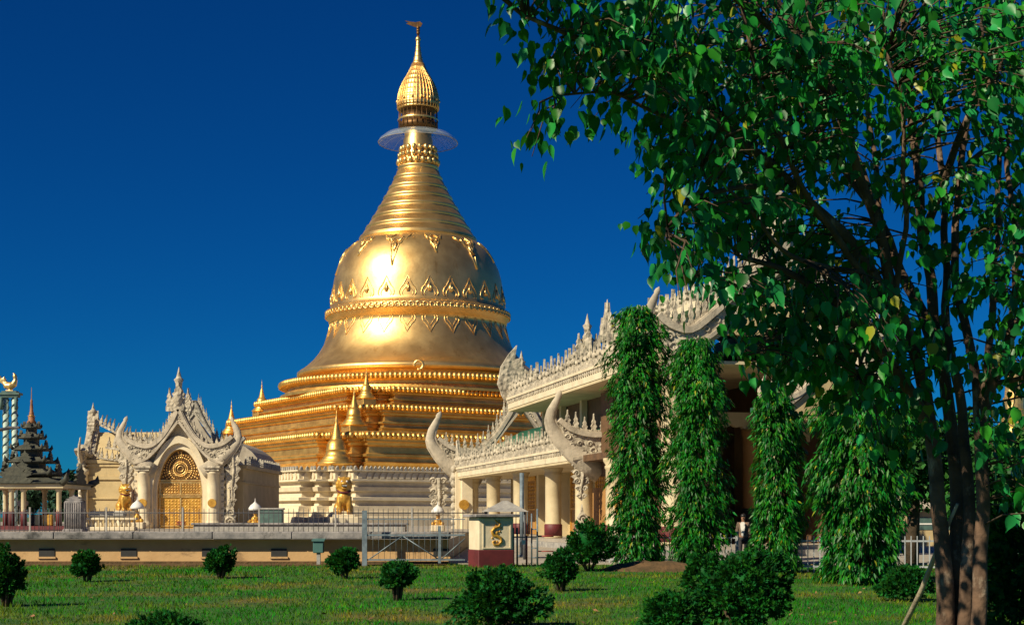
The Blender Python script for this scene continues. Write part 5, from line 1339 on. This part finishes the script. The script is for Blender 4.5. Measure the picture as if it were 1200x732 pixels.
limb([(1160,450,13.6),(1210,440,13.2),(1290,420,12.8)], 0.04, 0.012)
limb([(1060,-20,14.7),(1100,-80,14.2),(1180,-120,13.6)], 0.03, 0.01)
limb([(1098,120,15.0),(1070,60,15.4),(1030,20,15.6)], 0.03, 0.01)
tb = MB()
for Q, rr in limbs: tb.tube(Q, [r*0.84 for r in rr], 10)
for k in range(9):     # root flare
    a = k*0.7; tb.tube([(0.05+0.12*math.cos(a),0.12*math.sin(a),0.5),(0.05+0.3*math.cos(a),0.26*math.sin(a),0.1),(0.05+0.55*math.cos(a),0.5*math.sin(a),-0.05)],[0.1,0.09,0.03],6)
tb.build('trunk','bark',bt)
LP = np.array([tuple(q) for Q, rr in limbs for q in Q[3:]])
blobs = [  # px, py, rx, ry, clusters, Y0, Y1
 (622,14,30,26,9,11.0,11.6),(640,128,16,18,5,11.3,11.7),(668,48,45,45,22,11.0,12.2),(716,62,52,66,34,11.0,12.6),(780,60,64,78,62,11,13),(800,150,46,46,26,11.4,12.8),
 (860,80,82,98,95,11,14.5),(862,200,66,66,60,11.4,15),(806,240,40,52,26,11.2,12.6),(792,296,22,36,11,11.2,12.2),(862,280,48,52,36,11.4,15),(935,60,80,82,90,11.5,15.5),(930,170,70,66,52,12,15),
 (950,290,66,62,54,13.0,15.5),(904,372,44,50,38,12.7,15),(905,415,30,26,10,13,14.5),(972,372,62,52,52,12.9,14.8),(1015,430,50,44,34,13.1,14.8),(1020,60,80,84,84,12,16),(1110,60,80,84,72,12,16),
 (1175,70,60,84,70,12,15.5),(1170,200,48,80,38,12.4,15),(1100,190,56,62,17,12.4,15.5),(1030,200,50,60,14,13,16),(1185,310,32,60,26,12.6,14.6),(1100,330,46,60,12,12.6,14.4),(1040,300,40,50,8,12.6,14.4),(1190,420,28,50,16,12.6,14),
 (1120,410,30,34,6,12.8,14.4),(1010,350,50,40,22,12,13.6),
 (1085,520,22,50,6,13.2,15),(1040,470,34,34,12,12.6,14.6),(1175,470,26,60,16,12.8,14.4),(1190,560,22,60,14,12.8,14.6),(1085,430,26,50,8,12.8,14.6),
 (480,-160,140,80,60,10.5,13),(600,-180,150,90,60,9.5,12),(380,-340,120,100,36,8.8,10.5),  # unseen crown above the frame, added to shade the lawn at lower right
 (900,-90,300,90,110,10,16),(1150,-90,140,90,50,11,16),(760,-100,120,70,36,9.5,13),(1290,150,70,200,60,11.5,15),(1290,400,60,120,16,12,14.5)]
cl_P = []; tw_ = MB(); LPp = []; LPd = []; LPn = []
rg_ = np.random.default_rng(99)
for (bx, by, rx, ry, nn, y0, y1) in blobs:
    for _ in range(int(nn*0.80)):
        while True:
            u, v = rg_.uniform(-1,1,2)
            if u*u+v*v < 1: break
        Y = rg_.uniform(y0, y1)
        c = np.array(at(bx+u*rx, by+v*ry, Y)-OB)
        d2 = np.linalg.norm(LP-c, axis=1)+0.5*np.clip(LP[:,2]-c[2]+0.05,0,None); j = d2.argmin(); q = LP[j]
        L_ = float(np.linalg.norm(q-c))
        od = (c-q)/max(L_, 1e-6)
        tip = c+od*0.22+np.array([0,0,-0.12])
        if 0.12 < L_ < 1.5:
            mid = q+(c-q)*0.5+np.array([rg_.normal(0,0.06),rg_.normal(0,0.06),0.05*L_])
            tw_.tube([tuple(q), tuple(mid), tuple(c), tuple(tip)], [min(0.022,0.006+0.008*L_), 0.009, 0.006, 0.003], 4)
        nl = rg_.integers(7, 12)
        for k in range(nl):
            t = k/nl; base = c+(tip-c)*t+(q-c)*max(0,0.3-t)*0.8+rg_.normal(size=3)*np.array([0.10,0.10,0.09])
            LPp.append(base); LPd.append(np.array([0,0,-1.0])+rg_.normal(size=3)*np.array([0.30,0.30,0.22])+od*0.25)
            LPn.append(np.array([rg_.normal(0,1.0)+0.1, rg_.normal(0,1.0)-0.35, rg_.normal(0.3,0.4)]))
tw_.build('twigs','bark_dark',bt)
LPp = np.array(LPp); LPd = np.array(LPd); LPn = np.array(LPn); S = rg_.uniform(0.07,0.175,len(LPp))
arr_obj('crown', leaves(LPp, LPd, LPn, S, S*0.66, HEART), HEART_F, 17, 'leaf', bt, smooth=False)

stk = MB(); A = at(1058,732,15.2); B = at(1122,590,13.9)
stk.tube([A+(A-B)*0.35, A+(B-A)*0.3+Vector((0.03,0,0)), A+(B-A)*0.7, B],[0.03,0.028,0.024,0.016],8)
o = stk.build('leaning_pole','stick'); tag(o,'bleached wooden pole leaning against the mottled trunk','pole')
hb_ = thing('dark_shrub','dark leafy shrub in the shade at the lower right corner','shrub',(at(1215,605,17.5).x,17.5,0))
V, cv, cf = bush_mesh(77, 7000, 1.7, 2.3, 0.0, 12, 0.1, 0.17)
arr_obj('foliage', V, FAN_F, 8, 'leaf_bush', hb_)

for (px, Y, wd_, h_, sd_, lab) in ((1062, 27.0, 1.1, 0.75, 78, 'low added shrub standing in for tree shade just left of the leaning pole'), (1168, 23.0, 1.3, 1.5, 79, 'dark shrub standing behind the right stem of the mottled trunk')):  # first shrub is added in place of the drooping tree's shade
    h2 = thing('dark_shrub', lab, 'shrub', (at(px,605,Y).x,Y,0)); V, cv, cf = bush_mesh(sd_, 4200, wd_, h_, 0.0, 12, 0.1, 0.12); arr_obj('foliage', V, FAN_F, 8, 'leaf_bush', h2)
# soil mound and fallen leaves
md = MB(); cx, cy = at(772,605,42.5).x, 42.5
vs_ = []; nn = 22
for j in range(9):
    for i in range(nn):
        a = 2*PI*i/nn; rr = j/8; x = cx+1.9*rr*math.cos(a); y = cy+1.1*rr*math.sin(a)
        vs_.append((x,y,0.30*(1-rr*rr)*(1+0.6*mnoise.noise((x*2.2,y*2.2,1)))-0.02))
md.add(vs_,[(j*nn+i,(j+1)*nn+i,(j+1)*nn+(i+1)%nn,j*nn+(i+1)%nn) for j in range(8) for i in range(nn)],True)
o = md.build('soil_mound','soil'); tag(o, kind='structure')

def view_xy(n, y0, y1, m=60):
    """ground points, spread evenly over the depth as it is seen"""
    inv = RNG.uniform(1/y1, 1/y0, n)*0.45; k = int(n*0.5)
    Y = np.concatenate([1/RNG.uniform(1/y1,1/y0,k), RNG.uniform(y0,y1,n-k)])
    X = RNG.uniform(-0.40,0.40,n)*Y
    return X, Y
n = 90000
X, Y = view_xy(n, 13.0, 46.3)
Z = np.array([gz(x,y) for x,y in zip(X,Y)])-0.01
P = np.stack([X,Y,Z],1)
pat = np.array([mnoise.noise((x*0.5,y*0.5,4)) for x,y in zip(X,Y)])
D = np.stack([RNG.normal(0,0.45,n),RNG.normal(0,0.45,n),np.ones(n)],1)
S = (0.065+0.035*pat)*RNG.uniform(0.6,1.5,n)*np.interp(Y,[13,46],[1.0,1.35]); Wd = np.interp(Y,[13,46],[0.010,0.024])*RNG.uniform(0.7,1.3,n)
BL = [(-0.5,0,0),(0.5,0,0),(0.32,0.55,0.6),(-0.32,0.55,0.6),(0,1,1.8)]
go = arr_obj('grass', leaves(P,D,RNG.normal(size=(n,3))*np.array([1,1,0.2])+np.array([0,-0.6,0]),S,Wd,BL),[(0,1,2,3),(3,2,4)],5,'grass'); tag(go, 'short tufted lawn grass, green with dry yellow patches', 'grass', kind='stuff')
n = 300; X, Y = view_xy(n, 14, 46); P = np.stack([X,Y,np.array([gz(x,y) for x,y in zip(X,Y)])+0.05],1)
D = RNG.normal(size=(n,3))*np.array([1,1,0.25]); S = RNG.uniform(0.05,0.12,n)
lo_ = arr_obj('fallen_leaves', leaves(P,D,np.array([0,0,1.0])+RNG.normal(size=(n,3))*0.4,S,S*0.6,LANCE),LANCE_F,5,'dry_leaf'); tag(lo_, 'dry brown leaves scattered over the lawn', 'leaves', kind='stuff')

# ------------------------------------------------------------------ person in the porch
pp = at(871,605,47.5)
ps = thing('person','person in a brown jacket over a white shirt standing in the shaded porch','person',(pp.x,47.5,0.06),R(-15)); ps.scale = (0.94,)*3
def skin_mesh(name, verts, edges, radii, m, parent, sub=2):
    me = bpy.data.meshes.new(name); me.from_pydata(verts, edges, []); o = bpy.data.objects.new(name, me); C.objects.link(o)
    md = o.modifiers.new('skin','SKIN'); 
    for i, r in enumerate(radii): o.data.skin_vertices[0].data[i].radius = (r, r) if not hasattr(r,'__len__') else r
    o.data.skin_vertices[0].data[0].use_root = True
    s_ = o.modifiers.new('sub','SUBSURF'); s_.levels = sub; s_.render_levels = sub
    dg = bpy.context.evaluated_depsgraph_get(); me2 = bpy.data.meshes.new_from_object(o.evaluated_get(dg)); bpy.data.objects.remove(o)
    me2.materials.clear(); me2.materials.append(M[m]); me2.polygons.foreach_set('use_smooth',[True]*len(me2.polygons))
    n_ = bpy.data.objects.new(name, me2); C.objects.link(n_); n_.parent = parent; return n_
V_ = [(0,0,0.92),(0,0,1.12),(0,0,1.32),(0,-0.01,1.42),(0,-0.015,1.49),(0,-0.03,1.58),(0,-0.03,1.66),
      (0.17,0,1.38),(0.22,0.02,1.14),(0.23,-0.05,0.92),(0.225,-0.08,0.82),(-0.17,0,1.38),(-0.22,0.02,1.14),(-0.21,-0.08,0.93),(-0.20,-0.12,0.83),
      (0.095,0,0.86),(0.105,-0.02,0.48),(0.11,0.02,0.09),(0.12,-0.12,0.04),(-0.095,0,0.86),(-0.11,0.0,0.48),(-0.12,0.04,0.09),(-0.13,-0.10,0.04)]
E_ = [(0,1),(1,2),(2,3),(3,4),(4,5),(5,6),(2,7),(7,8),(8,9),(9,10),(2,11),(11,12),(12,13),(13,14),(0,15),(15,16),(16,17),(17,18),(0,19),(19,20),(20,21),(21,22)]
R_ = [(0.15,0.11),(0.14,0.10),(0.16,0.11),0.07,0.055,0.085,0.075,0.065,0.048,0.036,0.035,0.065,0.048,0.036,0.035,0.085,0.06,0.045,0.04,0.085,0.06,0.045,0.04]
skin_mesh('body', V_, E_, R_, 'skin', ps)
jk_v = [(0,0,0.88),(0,0,1.12),(0,0,1.33),(0.175,0,1.39),(0.225,0.02,1.14),(0.235,-0.05,0.92),(-0.175,0,1.39),(-0.225,0.02,1.14),(-0.215,-0.08,0.93)]
skin_mesh('jacket', jk_v, [(0,1),(1,2),(2,3),(3,4),(4,5),(2,6),(6,7),(7,8)], [(0.175,0.13),(0.165,0.12),(0.18,0.13),0.08,0.065,0.055,0.08,0.065,0.055], 'jacket', ps)
sh = MB(); sh.prism([(-0.035,0.95),(0.035,0.95),(0.075,1.25),(0.085,1.40),(0.05,1.45),(-0.05,1.45),(-0.085,1.40),(-0.075,1.25)],0.05,Matrix.Translation((0.0,-0.17,0))); sh.build('shirt','shirt',ps)
skin_mesh('trousers', [(0,0,0.93),(0.1,0,0.84),(0.107,-0.02,0.48),(0.11,0.02,0.1),(-0.1,0,0.84),(-0.112,0,0.48),(-0.12,0.04,0.1)], [(0,1),(1,2),(2,3),(0,4),(4,5),(5,6)], [(0.17,0.125),0.105,0.08,0.07,0.105,0.08,0.07], 'trousers', ps)
hr = MB(); hr.ball((0,-0.012,1.665),0.098,14,9,(0.95,1.05,0.85)); hr.build('hair','hair',ps)
fc = MB(); fc.ball((0,-0.125,1.60),0.02,7,5,(0.8,1,1.3)); fc.build('nose','skin',ps)
